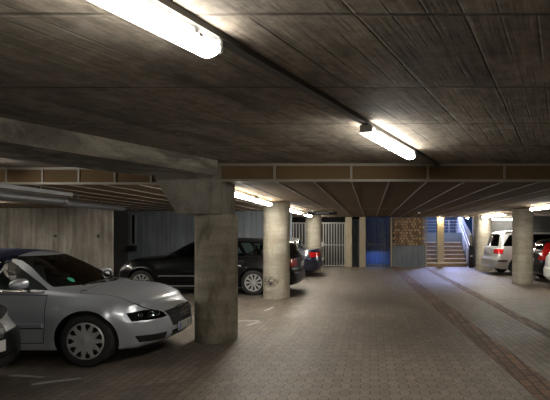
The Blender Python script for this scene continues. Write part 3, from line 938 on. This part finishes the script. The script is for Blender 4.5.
    def mirror(s, x, z, mat, sd, size=(.11, .2, .13)):
        p = s.side(x, z - .08, sd); bm = bmesh.new()
        r = bmesh.ops.create_icosphere(bm, subdivisions=3, radius=.5)
        for v in r['verts']:
            c = v.co; 
            for i in range(3): c[i] = math.copysign(abs(c[i] * 2) ** .75 / 2, c[i])
            if c.x < 0: c.x *= .45
            v.co = V((c.x * size[0], c.y * size[1], c.z * size[2] * (1 - .25 * (c.y * sd > 0) * abs(c.y) * 2)))
        m = bm_obj('mirror', bm, mat, s.root, 60, loc=(x, p.y + sd * .15, z))
        bm = bmesh.new(); tube(bm, (0, -sd * .05, -.03), (.01, -sd * .17, -.075), .024, 10)
        bm_obj('mirror_arm', bm, 'black', m, 40)
    def plate(s, x, z, front=True, mat='plate', w=.52, lean=0, out=.012):
        sg = 1 if front else -1
        bm = bmesh.new(); boxmm(bm, (-.008, -w / 2, -.055), (.008, w / 2, .055), bevel=.004)
        o = bm_obj('number_plate', bm, mat, s.root, None, loc=(x + sg * out, 0, z), rot=(0, lean, 0))
        bm = bmesh.new(); yy = -w / 2 if front else w / 2
        yb = (w / 2 - .045, w / 2 - .005) if not front else (-w / 2 + .005, -w / 2 + .045)
        boxmm(bm, (sg * .008, yb[0], -.05), (sg * .0095, yb[1], .05)); bm_obj('country_band', bm, 'plateblue', o)
        return o
    def dup_side(s): pass
    def interior(s, x_dash, x_seat, zroof=1.25, rear=True, wheel_side=1):
        root = s.root
        def f(bm):
            x0 = s.x0 + .5; x1 = x_dash + .35
            boxmm(bm, (x0, -.70, .3), (x1, .70, .34))
            for sd in (-1, 1): boxmm(bm, (x0, sd * .70, .3), (x1, sd * .72, .80))
            boxmm(bm, (x1 - .02, -.7, .3), (x1, .7, .80)); boxmm(bm, (x0, -.7, .3), (x0 + .02, .7, .80))
        add('cabin_tub', f, 'leather', root)
        def f(bm):
            prism(bm, [(x_dash + .33, -.68, .78), (x_dash + .33, -.68, .86), (x_dash + .1, -.68, .90), (x_dash - .08, -.68, .87), (x_dash - .1, -.68, .6)], (0, 1.36, 0))
        d = add('dashboard', f, 'black', root)
        def f(bm):
            R = Matrix.Rotation(math.radians(-68), 4, 'Y')
            seg = 28
            rings = []
            for k in range(seg):
                a = 2 * PI * k / seg; ring = []
                for j in range(8):
                    b = 2 * PI * j / 8; r = .175 + .015 * math.cos(b)
                    ring.append(bm.verts.new(R @ V((r * math.cos(a), r * math.sin(a), .015 * math.sin(b)))))
                rings.append(ring)
            for k in range(seg):
                for j in range(8):
                    bm.faces.new((rings[k][j], rings[k][(j + 1) % 8], rings[(k + 1) % seg][(j + 1) % 8], rings[(k + 1) % seg][j]))
            lathe(bm, [(0, -.01), (.05, -.01), (.05, .02), (0, .02)], 16, 'Y')
            tube(bm, R @ V((0, -.17, 0)), R @ V((0, .17, 0)), .014, 8); tube(bm, R @ V((0, 0, 0)), (.22, 0, -.05), .02, 8)
            bmesh.ops.translate(bm, vec=(x_dash - .2, .36, .90), verts=bm.verts)
        add('steering_wheel', f, 'black', root, 40)
        rows = [x_seat] + ([x_seat - .85] if rear else [])
        for xx in rows:
            for sd in (-1, 1):
                def f(bm):
                    box(bm, (xx + .22, sd * .36, .5), (.5, .48, .16), bevel=.05)
                    box(bm, (xx - .08, sd * .36, .82), (.14, .46, .62), bevel=.05, rot=Matrix.Rotation(-.25, 3, 'Y'))
                st_ = add('seat', f, 'leather', root, 60)
                def f(bm): box(bm, (xx - .2, sd * .36, min(1.2, zroof - .08)), (.09, .26, .17), bevel=.035); 
                add('headrest', f, 'leather', st_, 60)
        def f(bm): box(bm, (x_dash - .64, .02, zroof - .06), (.03, .24, .07), bevel=.015); tube(bm, (x_dash - .64, 0, zroof - .04), (x_dash - .68, 0, zroof + .03), .012)
        add('inside_mirror', f, 'black', root)
    def handle(s, x, z, mat):
        for sd in (-1, 1):
            p = s.side(x, z, sd)
            def f(bm): box(bm, (x, p.y + sd * .016, z), (.19, .022, .028), bevel=.009)
            add('door_handle', f, mat, s.root, 50)

def S(x, zb, wl, wm, wbt, zbt, wr, zr, zc, zm=.58): return (x, zb, wl, wm, wbt, zbt, wr, zr, zc, zm)
NOSE_PROF = [(.15, -.05), (.3, .0), (.45, .0), (.6, -.03), (.75, -.10), (.9, -.16)]
TAIL_PROF = [(.2, -.04), (.35, .0), (.55, .0), (.7, -.03), (1.0, -.08), (1.5, -.14)]
def mir(pts, sd): return [(x, sd * abs(y) if y else 0, z) for x, y, z in pts]

# ---- silver convertible
cab = dict(wb=2.654, R=.315, bowf=.34, bowr=.2, proff=[(.15, -.08), (.25, -.02), (.4, 0), (.52, -.01), (.6, -.05), (.8, -.13)], profr=TAIL_PROF, round=.10, belt=.875, track=.885,
    sweep=.10, sweepx=[(-2.9, -.3), (-2.2, -.2), (-1.5, 0), (-1.0, .75), (-.2, 1), (.25, .3), (.5, 0)], rim=.222,
    stations=[S(.85, .22, .70, .76, .66, .60, .50, .635, .665, .48), S(.70, .19, .77, .83, .735, .69, .58, .72, .75, .52),
              S(.40, .18, .82, .872, .78, .79, .62, .825, .86), S(0, .18, .84, .885, .80, .85, .64, .885, .925), S(-.22, .18, .845, .888, .81, .868, .65, .91, .955),
              S(-.42, .18, .845, .888, .815, .875, .64, .985, 1.045), S(-.85, .18, .845, .888, .82, .89, .545, 1.22, 1.285),
              S(-.97, .18, .845, .888, .82, .895, .52, 1.265, 1.335), S(-1.2, .18, .845, .888, .82, .90, .52, 1.29, 1.37),
              S(-1.65, .18, .845, .888, .82, .91, .525, 1.29, 1.385), S(-2.1, .18, .845, .888, .82, .92, .55, 1.23, 1.32), S(-2.75, .18, .84, .885, .81, .94, .58, 1.0, 1.05),
              S(-3.1, .2, .83, .88, .79, .94, .62, .965, .995), S(-3.5, .24, .79, .85, .76, .90, .6, .93, .955), S(-3.688, .34, .74, .8, .70, .82, .55, .86, .88)])
c = Car('car', cab, 'silver', (-3.40, 6.45, 0), math.radians(1.5), 'silver convertible with navy fabric roof parked left of the nearest column')
ZB = .875
for sd in (-1, 1):
    d = (0, -sd, 0)
    Y = sd
    w = c.cut([(-.50, Y, .91), (-1.0, Y, 1.20), (-1.12, Y, 1.255), (-1.16, Y, .925)], d, rng=lambda q: q.z > .9 and q.x > -1.3, thr=.2)
    c.take('side_window', w, 'glass')
    w = c.cut([(-1.175, Y, .93), (-1.14, Y, 1.258), (-1.6, Y, 1.275), (-1.95, Y, 1.20), (-2.15, Y, .945)], d, rng=lambda q: q.z > .9, thr=.2)
    c.take('side_window', w, 'glass')
w = c.cut([(0, -.70, .94), (0, .70, .94), (0, .50, 1.305), (0, -.50, 1.305)], (-1, 0, 0), rng=lambda q: -1.25 < q.x < 0 and q.z > .9, thr=.1)
wind = c.take('windscreen', w, 'glass')
# soft top
w = c.cut([(-1.10, 0, 1.0), (-1.10, 0, 1.24), (-1.0, 0, 1.30), (-1.0, 0, 1.6), (-2.6, 0, 1.6), (-2.78, 0, .965), (-2.4, 0, .96), (-1.9, 0, .95)], (0, 1, 0),
          faces=[f for f in c.bm.faces if f.calc_center_median().z > .93 and -2.9 < f.calc_center_median().x < -.95])
w = [f for f in w if f.is_valid]
c.take('soft_top', w, 'navy', off=.006)
c.panel('bonnet', [(.79, -.42, 1), (.79, .42, 1), (.48, .70, 1), (-.12, .775, 1), (-.14, .74, 1), (-.14, -.74, 1), (-.12, -.775, 1), (.48, -.70, 1)], (0, 0, -1), rng=lambda q: q.z > .6 and q.x > -.3, thr=.12)
for sd in (-1, 1):
    dr = c.panel('door', [(-.47, sd, .86), (-.465, sd, .50), (-.50, sd, .285), (-1.78, sd, .285), (-1.86, sd, .5), (-1.88, sd, .885)], (0, -sd, 0))
    c.ribbon('side_moulding', [(-.49, .505), (-1.83, .505)], 'silver', .05, .03, sd, dr); c.ribbon('moulding_groove', [(-.49, .472), (-1.83, .472)], 'dark', .014, .006, sd, dr)
    c.ribbon('sill_moulding', [(-.42, .235), (-2.15, .235)], 'silver', .06, .018, sd)
    c.ribbon('window_trim', [(-.52, .893), (-2.1, .925)], 'chrome', .016, .008, sd)
    # headlight
    dd = V((-.72, -sd * .69, 0)).normalized()
    hp = [(.46, sd * .82, .63), (.51, sd * .80, .53), (.74, sd * .52, .525), (.80, sd * .44, .535), (.73, sd * .48, .63), (.6, sd * .66, .645)]
    hl = c.panel('headlight', hp, dd, 'lens', gap=.006, rng=lambda q: q.x > .2, thr=.05)
    hb = c.take('lamp_housing', c.cut(hp, dd, faces=[f for f in c.bm.faces if f.material_index == 1 and f.calc_center_median().x > .3 and f.calc_center_median().z > .5]), 'dark', keep=True)
    # reflector bowls just behind the lens
    for a, r in (((.66, .60), .042), ((.715, .54), .038), ((.575, .70), .03)):
        p = c.hit((a[0] + 1.44, sd * (a[1] + 1.38), .588), (-.72, -sd * .69, 0))
        bm = bmesh.new(); q = V((.72, sd * .69, 0)).to_track_quat('Y', 'Z').to_matrix().to_4x4()
        lathe(bm, [(0, -.03), (r * .45, -.028), (r * .5, -.012), (r, .0), (r, -.01), (r * .6, -.034)], 20, 'Y')
        bmesh.ops.transform(bm, matrix=Matrix.Translation(p - V((.72, sd * .69, 0)) * .012) @ q, verts=bm.verts)
        bmesh.ops.recalc_face_normals(bm, faces=bm.faces)
        bm_obj('reflector', bm, 'chrome', hl, 50)
    def bk(bm):
        for i in range(10):
            pass
    # lower intake
    c.panel('fog_grille', [(.52, sd * .76, .35), (.58, sd * .74, .265), (.78, sd * .46, .25), (.80, sd * .44, .335)], dd, 'black', gap=.004, rng=lambda q: q.x > .4, thr=.05)
    # marker lamp
    c.ribbon('side_repeater', [(-.38, .70), (-.31, .70)], 'whitelens', .032, .010, sd)
    c.mirror(-.74, 1.0, 'silver', sd, (.17, .25, .13))
    if sd == -1: pass
# dark backing behind lamps
for sd in (-1, 1):
    pass
gr = c.panel('radiator_grille', [(1, -.41, .60), (1, .41, .60), (1, .33, .41), (1, .26, .395), (1, -.26, .395), (1, -.33, .41)], (-1, 0, 0), 'black', gap=.006, rng=lambda q: q.x > .5)
def f(bm):
    ring = [(-.42, .605), (.42, .605), (.335, .405), (.26, .385), (-.26, .385), (-.335, .405)]
    P = [c.hit((2, y, z), (-1, 0, 0)) + V((.006, 0, 0)) for y, z in ring]
    for a, b in zip(P, P[1:] + P[:1]): 
        for k in range(6):
            u, v_ = a.lerp(b, k / 6), a.lerp(b, (k + 1) / 6)
            h0 = c.hit((2, u.y, u.z), (-1, 0, 0)) + V((.004, 0, 0)); h1 = c.hit((2, v_.y, v_.z), (-1, 0, 0)) + V((.004, 0, 0))
            tube(bm, h0, h1, .006, 6)
add('grille_frame', f, 'chrome', gr, 60)
def f(bm):
    for z in (.43, .465, .50, .565):
        for k in range(8):
            y0 = -.30 + .6 * k / 8; y1 = -.30 + .6 * (k + 1) / 8
            tube(bm, c.hit((2, y0, z), (-1, 0, 0)) + V((.003, 0, 0)), c.hit((2, y1, z), (-1, 0, 0)) + V((.003, 0, 0)), .005, 5)
add('grille_bars', f, 'gate_dark', gr, 60)
for k in range(4):
    def f(bm):
        cc = c.hit((2, -.12 + .08 * k, .535), (-1, 0, 0)) + V((.016, 0, 0))
        seg = 24; rg = []
        for i in range(seg):
            a = 2 * PI * i / seg
            rg.append([bm.verts.new(cc + V((.007 * math.sin(b), (.052 + .007 * math.cos(b)) * math.cos(a), (.052 + .007 * math.cos(b)) * math.sin(a)))) for b in (0, PI / 2, PI, 1.5 * PI)])
        for i in range(seg):
            for j in range(4): bm.faces.new((rg[i][j], rg[i][(j + 1) % 4], rg[(i + 1) % seg][(j + 1) % 4], rg[(i + 1) % seg][j]))
    add('emblem_ring', f, 'chrome', gr, 60)
c.panel('lower_grille', [(1, -.33, .335), (1, .33, .335), (1, .32, .255), (1, -.32, .255)], (-1, 0, 0), 'black', gap=.005, rng=lambda q: q.x > .5)
c.plate(c.hit((2, 0, .40), (-1, 0, 0)).x, .365, True, 'plate', .50)
def f(bm):
    random.seed(3)
    x = c.hit((2, 0, .40), (-1, 0, 0)).x + .0215
    y = -.18
    for wd in (.03, .03, .02, .035, 0, .03, .03, .03, .03):
        if wd:
            for z0, z1 in ((.33, .337), (.364, .37), (.393, .40)): 
                if random.random() < .8: boxmm(bm, (x - .001, y, z0), (x, y + wd, z1))
            boxmm(bm, (x - .001, y, .33), (x, y + .008, .40))
        y += .045
add('plate_letters', f, 'glyph', c.root)
for sd in (-1, 1):
    w = c.panel('tail_lamp', [(-3.6, sd * .8, .80), (-3.7, sd * .5, .80), (-3.7, sd * .5, .68), (-3.55, sd * .85, .68)], (1, -sd * .3, 0), 'red', rng=lambda q: q.x < -3.3)
def f(bm):
    p = [c.hit((-.185 - .012 * k, .1 - .12 * k, 2), (0, 0, -1)) + V((0, 0, .014)) for k in range(6)]
    for a, b in zip(p, p[1:]): tube(bm, a, b, .008, 6)
add('wiper', f, 'black', c.root, 40)
def f(bm):
    p = [c.hit((-.185 - .012 * k, .62 - .11 * k, 2), (0, 0, -1)) + V((0, 0, .014)) for k in range(5)]
    for a, b in zip(p, p[1:]): tube(bm, a, b, .008, 6)
add('wiper', f, 'black', c.root, 40)
def f(bm):
    p = c.hit((2, -.45, 1.0), (-1, 0, 0))
    lathe(bm, [(0, -.002), (.05, -.002), (.05, .002), (0, .002)], 20, 'Y')
    q = Matrix.Rotation(PI / 2, 4, 'Z')
    bmesh.ops.transform(bm, matrix=Matrix.Translation(p + V((.006, 0, .006))) @ Matrix.Rotation(-.95, 4, 'Y') @ q, verts=bm.verts)
add('windscreen_sticker', f, 'green', wind, 40)
c.handle(-1.68, .79, 'silver')
c.interior(-.25, -1.35, 1.27)
c.wheels((11, .66, .58, .93, -.012))
c.finish()

# ---- black estate
def greenhouse(c, wins, ws, rw=None, mat='glass', rwmat=None):
    for sd in (-1, 1):
        for w in wins:
            fs = c.cut([(x, sd, z) for x, z in w], (0, -sd, 0), rng=lambda q: q.z > .85, thr=.2)
            c.take('side_window', fs, mat)
    y0, y1, z0, z1, xa, xb = ws
    fs = c.cut([(0, -y0, z0), (0, y0, z0), (0, y1, z1), (0, -y1, z1)], (-1, 0, 0), rng=lambda q: xa < q.x < xb and q.z > .85, thr=.1)
    c.take('windscreen', fs, mat)
    if rw:
        y0, y1, z0, z1, xa, xb = rw
        fs = c.cut([(0, -y0, z0), (0, y0, z0), (0, y1, z1), (0, -y1, z1)], (1, 0, 0), rng=lambda q: xa < q.x < xb and q.z > .85, thr=.08)
        c.take('rear_window', fs, rwmat or mat)
def lamp_pair(c, name, pts, d, mat, front):
    for sd in (-1, 1):
        dd = V((d[0], -sd * d[1], 0)).normalized()
        c.panel(name, [(x, sd * y, z) for x, y, z in pts], dd, mat, gap=.005, thr=.03, rng=(lambda q: q.x > 0) if front else (lambda q: q.x < -1.5))
def doors(c, rects):
    for sd in (-1, 1):
        for r in rects: c.panel('door', [(x, sd, z) for x, z in r], (0, -sd, 0), rng=lambda q: q.z < 1.02)

est = dict(wb=2.88, R=.325, bowf=.32, bowr=.16, proff=[(.15, -.06), (.3, 0), (.5, 0), (.65, -.03), (.9, -.12)], profr=[(.2, -.05), (.35, .02), (.58, .02), (.64, -.03), (1.0, -.06), (1.5, -.10)],
    round=.08, belt=.92, track=.925, rim=.225, sweep=.14, sweepx=[(-4.2, 0), (-1.6, 0), (-1.0, .8), (-.3, 1), (.2, .3), (.5, 0)],
    stations=[S(.86, .24, .76, .82, .70, .66, .55, .70, .73), S(.68, .2, .83, .88, .79, .77, .62, .81, .84), S(.3, .19, .86, .915, .83, .86, .66, .91, .94), S(-.35, .19, .865, .927, .85, .925, .68, .975, 1.02),
              S(-.55, .19, .865, .927, .855, .932, .66, 1.05, 1.12), S(-1.2, .19, .865, .927, .86, .945, .60, 1.34, 1.42), S(-1.45, .19, .865, .927, .86, .95, .595, 1.375, 1.46), S(-2.0, .19, .865, .927, .86, .965, .60, 1.385, 1.475),
              S(-2.9, .19, .865, .92, .86, .985, .60, 1.36, 1.455), S(-3.5, .21, .85, .91, .84, 1.0, .585, 1.31, 1.405), S(-3.72, .22, .84, .90, .83, 1.0, .58, 1.27, 1.36), S(-3.98, .26, .80, .86, .79, .99, .66, 1.02, 1.05), S(-4.03, .3, .78, .84, .76, .95, .62, .985, 1.0)])
c = Car('car', est, 'blackpaint', (-5.87, 12.96, 0), PI, 'black estate car behind the nearest column, nose to the left')
greenhouse(c, [[(-.95, .985), (-1.32, 1.30), (-1.62, 1.345), (-1.68, .995)], [(-1.75, 1.0), (-1.72, 1.35), (-2.35, 1.35), (-2.62, 1.02)], [(-2.70, 1.03), (-2.47, 1.345), (-2.9, 1.34), (-3.35, 1.30), (-3.62, 1.05)]],
           (.66, .52, 1.0, 1.36, -1.6, -.3), (.6, .5, 1.04, 1.34, -4.2, -3.5))
doors(c, [[(-.62, .93), (-.50, .6), (-.52, .32), (-1.70, .32), (-1.72, .6), (-1.715, .945)], [(-1.73, .945), (-1.73, .6), (-1.72, .32), (-2.42, .32), (-2.55, .6), (-2.72, .80), (-2.74, .97)]])
lamp_pair(c, 'headlight', [(.32, .86, .76), (.5, .80, .64), (.86, .45, .60), (.80, .42, .73), (.5, .72, .80)], (-.7, .7), 'whitelens', True)
lamp_pair(c, 'tail_lamp', [(-3.62, .9, .93), (-3.95, .55, .93), (-4.0, .55, .74), (-3.72, .9, .72)], (.75, .66), 'red', False)
for sd in (-1, 1):
    c.ribbon('window_trim', [(-.95, .965), (-2.7, 1.0), (-3.66, 1.035)], 'chrome', .016, .009, sd)
    c.ribbon('side_moulding', [(-.45, .50), (-2.4, .50)], 'galv', .02, .012, sd)
    c.ribbon('sill_moulding', [(-.42, .235), (-2.45, .235)], 'galv', .03, .012, sd)
    c.mirror(-.88, 1.05, 'blackpaint', sd)
    def f(bm):
        pts = [c.hit((x, sd * .57, 2), (0, 0, -1)) + V((0, 0, .035)) for x in np.linspace(-1.5, -3.4, 12)]
        for a, b in zip(pts, pts[1:]): tube(bm, a, b, .013, 6)
        for p in (pts[0], pts[5], pts[-1]): tube(bm, p, p - V((0, 0, .05)), .013, 6)
    add('roof_rail', f, 'black', c.root, 50)
c.panel('tailgate', [(-4, -.60, .98), (-4, .60, .98), (-4, .62, .62), (-4, -.62, .62)], (1, 0, 0), rng=lambda q: q.x < -3.5)
c.plate(c.hit((-6, 0, .75), (1, 0, 0)).x, .75, False)
c.handle(-1.52, .86, 'chrome'); c.handle(-2.52, .88, 'chrome')
c.interior(-.6, -1.75, 1.38); c.wheels((10, .6, .26, .9, .012)); c.finish()

# ---- dark blue saloon
sal = dict(wb=2.75, R=.32, bowf=.3, bowr=.2, proff=NOSE_PROF, profr=TAIL_PROF, round=.09, belt=.9, track=.89, rim=.215, sweep=.14, sweepx=[(-4.2, 0), (-1.6, 0), (-1.0, .8), (-.3, 1), (.2, .3), (.5, 0)],
    stations=[S(.82, .24, .74, .80, .68, .62, .52, .66, .69), S(.6, .2, .82, .86, .77, .75, .6, .78, .81), S(-.35, .19, .84, .89, .82, .9, .65, .95, .99), S(-1.1, .19, .84, .89, .83, .92, .58, 1.29, 1.36), S(-1.7, .19, .84, .89, .83, .94, .57, 1.33, 1.415),
              S(-2.4, .19, .84, .89, .83, .96, .56, 1.27, 1.36), S(-3.05, .19, .84, .89, .81, .98, .58, 1.03, 1.09), S(-3.3, .2, .83, .88, .80, .98, .62, 1.01, 1.045), S(-3.65, .24, .79, .85, .77, .96, .6, 1.0, 1.02), S(-3.78, .3, .76, .82, .74, .92, .57, .96, .975)])
c = Car('car', sal, 'bluepaint', (-5.56, 17.9, 0), PI, 'dark blue saloon showing its red lit rear between the scuffed column and the far column')
greenhouse(c, [[(-.85, .955), (-1.2, 1.24), (-1.6, 1.28), (-1.65, .965)], [(-1.72, .97), (-1.68, 1.285), (-2.3, 1.24), (-2.65, .985)]], (.64, .5, .98, 1.30, -1.5, -.2), (.58, .48, 1.06, 1.30, -3.2, -2.3))
doors(c, [[(-.6, .9), (-.5, .32), (-1.68, .32), (-1.68, .92)], [(-1.69, .92), (-1.69, .32), (-2.3, .32), (-2.55, .93)]])
lamp_pair(c, 'headlight', [(.3, .86, .70), (.8, .4, .56), (.75, .4, .67)], (-.7, .7), 'whitelens', True)
lamp_pair(c, 'tail_lamp', [(-3.35, .87, .90), (-3.78, .36, .90), (-3.82, .36, .76), (-3.42, .87, .70)], (.72, .69), 'red', False)
c.plate(c.hit((-6, 0, .62), (1, 0, 0)).x, .62, False)
for sd in (-1, 1):
    c.mirror(-.8, 1.0, 'bluepaint', sd)
    c.ribbon('bumper_strip', [(-3.05, .52), (-3.6, .52)], 'black', .05, .012, sd)
c.handle(-1.5, .83, 'bluepaint'); c.interior(-.55, -1.6, 1.32); c.wheels((10, .6, .26, .9, .012)); c.finish()

# ---- hatchbacks
def hatch(scale_h=1.0, lw=0):
    h = scale_h
    return dict(wb=2.51, R=.305, bowf=.3, bowr=.17, proff=NOSE_PROF, profr=[(.2, -.04), (.35, .03), (.55, .03), (.65, -.02), (1.0, -.05), (1.6, -.12)], round=.09, belt=.9, track=.865, rim=.21, sweep=.13,
        sweepx=[(-4.2, -.2), (-3.1, -.4), (-2.4, 0), (-1.4, 0), (-.9, .8), (-.3, 1), (.2, .3), (.5, 0)],
        stations=[S(.78, .24, .72, .78, .66, .66, .52, .70, .74), S(.55, .2, .79, .84, .76, .79, .6, .83, .87), S(-.25, .19, .82, .865, .80, .91, .64, .97, 1.02), S(-1.0, .19, .82, .865, .81, .93, .58, 1.32 * h, 1.40 * h), S(-1.6, .19, .82, .865, .81, .95, .57, 1.37 * h, 1.46 * h),
                  S(-2.4, .19, .82, .865, .81, .98, .56, 1.34 * h, 1.43 * h), S(-2.85, .2, .82, .86, .80, 1.0, .54, 1.27 * h, 1.36 * h), S(-3.14, .24, .79, .84, .77, 1.0, .62, 1.03, 1.07), S(-3.2, .3, .76, .81, .74, .96, .60, .98, 1.0)])
def make_hatch(color, loc, rz, label, lampz=(.95, .68), dark=False, h=1.0):
    c = Car('car', hatch(h), color, loc, rz, label)
    greenhouse(c, [[(-.75, .965), (-1.1, 1.27), (-1.5, 1.32), (-1.55, .975)], [(-1.62, .98), (-1.58, 1.325), (-2.2, 1.31), (-2.35, 1.0)], [(-2.42, 1.01), (-2.28, 1.30), (-2.6, 1.26), (-2.8, 1.05)]],
               (.62, .5, 1.0, 1.34, -1.4, -.15), (.56, .46, 1.05, 1.32, -3.4, -2.6), 'glass_dark' if dark else 'glass')
    doors(c, [[(-.5, .9), (-.42, .32), (-1.58, .32), (-1.59, .93)], [(-1.60, .93), (-1.60, .32), (-2.1, .32), (-2.32, .6), (-2.4, .95)]])
    lamp_pair(c, 'headlight', [(.22, .84, .78), (.45, .80, .62), (.78, .40, .60), (.70, .38, .72)], (-.7, .7), 'whitelens', True)
    return c
def finish_hatch(c, mirror_mat, style=(10, .6, .26, .9, .012)):
    for sd in (-1, 1): c.mirror(-.75, 1.0, mirror_mat, sd)
    c.panel('tailgate', [(-4, -.58, 1.0), (-4, .58, 1.0), (-4, .60, .55), (-4, -.60, .55)], (1, 0, 0), rng=lambda q: q.x < -2.8)
    c.plate(c.hit((-6, 0, .72), (1, 0, 0)).x, .72, False)
    c.ribbon('sill_moulding', [(-.4, .24), (-2.1, .24)], 'black', .06, .012, -1); c.ribbon('sill_moulding', [(-.4, .24), (-2.1, .24)], 'black', .06, .012, 1)
    c.handle(-1.42, .82, mirror_mat); c.interior(-.45, -1.5, 1.35); c.wheels(style); c.finish()
c = make_hatch('silver_far', (-5.95, 20.3, 0), PI, 'silver hatchback rear left of the far column, above the dark blue saloon')
lamp_pair(c, 'tail_lamp', [(-2.75, .84, .98), (-3.12, .58, .98), (-3.15, .58, .72), (-2.9, .84, .72)], (.7, .7), 'red', False); finish_hatch(c, 'silver_far')
c = make_hatch('blackpaint', (8.62, 15.85, 0), 0, 'dark hatchback with tall red tail lamp right of the right-hand pale column')
lamp_pair(c, 'tail_lamp', [(-2.70, .86, 1.28), (-2.90, .52, 1.28), (-3.14, .50, .72), (-2.88, .86, .72)], (.75, .66), 'red', False); finish_hatch(c, 'blackpaint')
c = make_hatch('white', (8.27, 13.25, 0), 0, 'white hatchback cut off by the right edge of the view')
lamp_pair(c, 'tail_lamp', [(-2.72, .86, 1.0), (-3.08, .62, 1.0), (-3.14, .62, .78), (-2.92, .86, .78)], (.75, .66), 'red', False); 
for sd in (-1, 1): c.ribbon('bumper_strip', [(-2.85, .48), (-3.05, .48)], 'black', .06, .014, sd)
finish_hatch(c, 'white')
c = make_hatch('blackpaint', (-4.39, 4.4, 0), 0, 'black car nose with headlight at the bottom left corner in front of the silver convertible')
c.panel('radiator_grille', [(1, -.34, .66), (1, .34, .66), (1, .30, .55), (1, -.30, .55)], (-1, 0, 0), 'black', rng=lambda q: q.x > .4)
c.panel('lower_grille', [(1, -.5, .38), (1, .5, .38), (1, .45, .27), (1, -.45, .27)], (-1, 0, 0), 'black', rng=lambda q: q.x > .4)
c.plate(c.hit((2, 0, .54), (-1, 0, 0)).x, .49, True)
lamp_pair(c, 'tail_lamp', [(-2.72, .86, 1.0), (-3.08, .62, 1.0), (-3.14, .62, .78), (-2.92, .86, .78)], (.75, .66), 'red', False); finish_hatch(c, 'blackpaint')

# ---- silver people carrier
van = dict(wb=2.93, R=.33, bowf=.3, bowr=.15, proff=NOSE_PROF, profr=[(.2, -.03), (.35, .07), (.6, .07), (.72, .0), (1.0, -.02), (1.75, -.10)], round=.09, belt=.98, track=.9, rim=.215, sweep=.13,
    sweepx=[(-4.2, -.2), (-3.4, -.3), (-2.6, 0), (-1.2, 0), (-.7, .8), (-.1, 1), (.3, .3), (.6, 0)],
    stations=[S(.86, .26, .74, .8, .68, .72, .54, .76, .80), S(.62, .22, .82, .87, .78, .86, .62, .9, .94), S(.1, .21, .85, .90, .83, .98, .66, 1.03, 1.08), S(-.75, .21, .85, .905, .84, 1.0, .62, 1.47, 1.56), S(-1.3, .21, .85, .905, .84, 1.02, .63, 1.6, 1.69), S(-2.2, .21, .85, .905, .84, 1.03, .63, 1.62, 1.72),
              S(-3.1, .21, .85, .905, .84, 1.05, .62, 1.59, 1.69), S(-3.5, .22, .84, .895, .83, 1.06, .60, 1.53, 1.63), S(-3.72, .25, .82, .875, .81, 1.05, .70, 1.12, 1.17), S(-3.78, .3, .79, .85, .78, 1.02, .66, 1.05, 1.08)])
c = Car('car', van, 'silver_far', (8.36, 18.75, 0), math.radians(6), 'silver people carrier with red tail lamp behind the right-hand pale column')
greenhouse(c, [[(-.35, 1.04), (-.85, 1.47), (-1.3, 1.54), (-1.35, 1.06)], [(-1.42, 1.06), (-1.38, 1.55), (-2.3, 1.56), (-2.36, 1.08)], [(-2.44, 1.08), (-2.40, 1.56), (-3.18, 1.52), (-3.5, 1.11)]],
           (.66, .52, 1.06, 1.5, -1.2, .2), (.62, .52, 1.10, 1.56, -3.95, -3.2), 'glass_dark')
doors(c, [[(-.2, .95), (-.42, .35), (-1.38, .35), (-1.39, .98)], [(-1.40, .98), (-1.40, .35), (-2.35, .35), (-2.45, .8), (-2.42, 1.0)]])
lamp_pair(c, 'headlight', [(.25, .86, .86), (.45, .80, .70), (.84, .40, .66), (.78, .38, .78)], (-.7, .7), 'whitelens', True)
lamp_pair(c, 'tail_lamp', [(-3.52, .9, 1.0), (-3.72, .52, 1.0), (-3.8, .52, .82), (-3.56, .9, .80)], (.72, .69), 'red', False)
c.panel('tailgate', [(-4, -.64, 1.06), (-4, .64, 1.06), (-4, .66, .62), (-4, -.66, .62)], (1, 0, 0), rng=lambda q: q.x < -3.4)
c.plate(c.hit((-6, 0, .86), (1, 0, 0)).x, .88, False, w=.5)
for sd in (-1, 1):
    c.ribbon('side_moulding', [(-.5, .55), (-2.4, .55)], 'black', .06, .014, sd)
    c.ribbon('bumper_strip', [(-3.35, .56), (-3.70, .56)], 'black', .06, .014, sd)
    c.mirror(-.45, 1.12, 'silver_far', sd)
    def f(bm):
        pts = [c.hit((x, sd * .60, 3), (0, 0, -1)) + V((0, 0, .035)) for x in np.linspace(-1.2, -3.3, 12)]
        for a, b in zip(pts, pts[1:]): tube(bm, a, b, .015, 6)
        for p in (pts[0], pts[5], pts[-1]): tube(bm, p, p - V((0, 0, .05)), .015, 6)
    add('roof_rail', f, 'black', c.root, 50)
c.handle(-1.2, .9, 'silver_far'); c.handle(-2.2, .9, 'silver_far'); c.interior(-.2, -1.3, 1.55); c.wheels((10, .6, .26, .9, .012)); c.finish()


# ------------------------------------------------------------------ dusk sky and added area lights
w = bpy.data.worlds.new('dusk'); sc.world = w; w.use_nodes = True
bg = w.node_tree.nodes['Background']; bg.inputs[0].default_value = (.22, .42, 1.0, 1); bg.inputs[1].default_value = .35
def area(name, loc, size, power, col, rot):
    l = bpy.data.lights.new(name, 'AREA'); l.shape = 'RECTANGLE'; l.size, l.size_y = size; l.energy = power; l.color = col
    o = bpy.data.objects.new(name, l); COL.objects.link(o); o.location = loc; o.rotation_euler = rot
area('added_blue_light', (.3, 23.9, .7), (1.0, .2), 14, (.35, .5, 1), (0, 0, 0))  # added light without a fixture, gives the blue glow behind the gate
area('added_stair_light', (3.9, 24.9, 3.1), (1.2, .4), 380, (.42, .5, 1), (math.radians(-48), 0, 0))  # added light without a fixture, throws dusk blue over stairs and floor
sc.view_settings.view_transform = 'Standard'; sc.view_settings.look = 'None'
sc.view_settings.gamma = 1; sc.view_settings.use_curve_mapping = False
sc.view_settings.exposure = 0
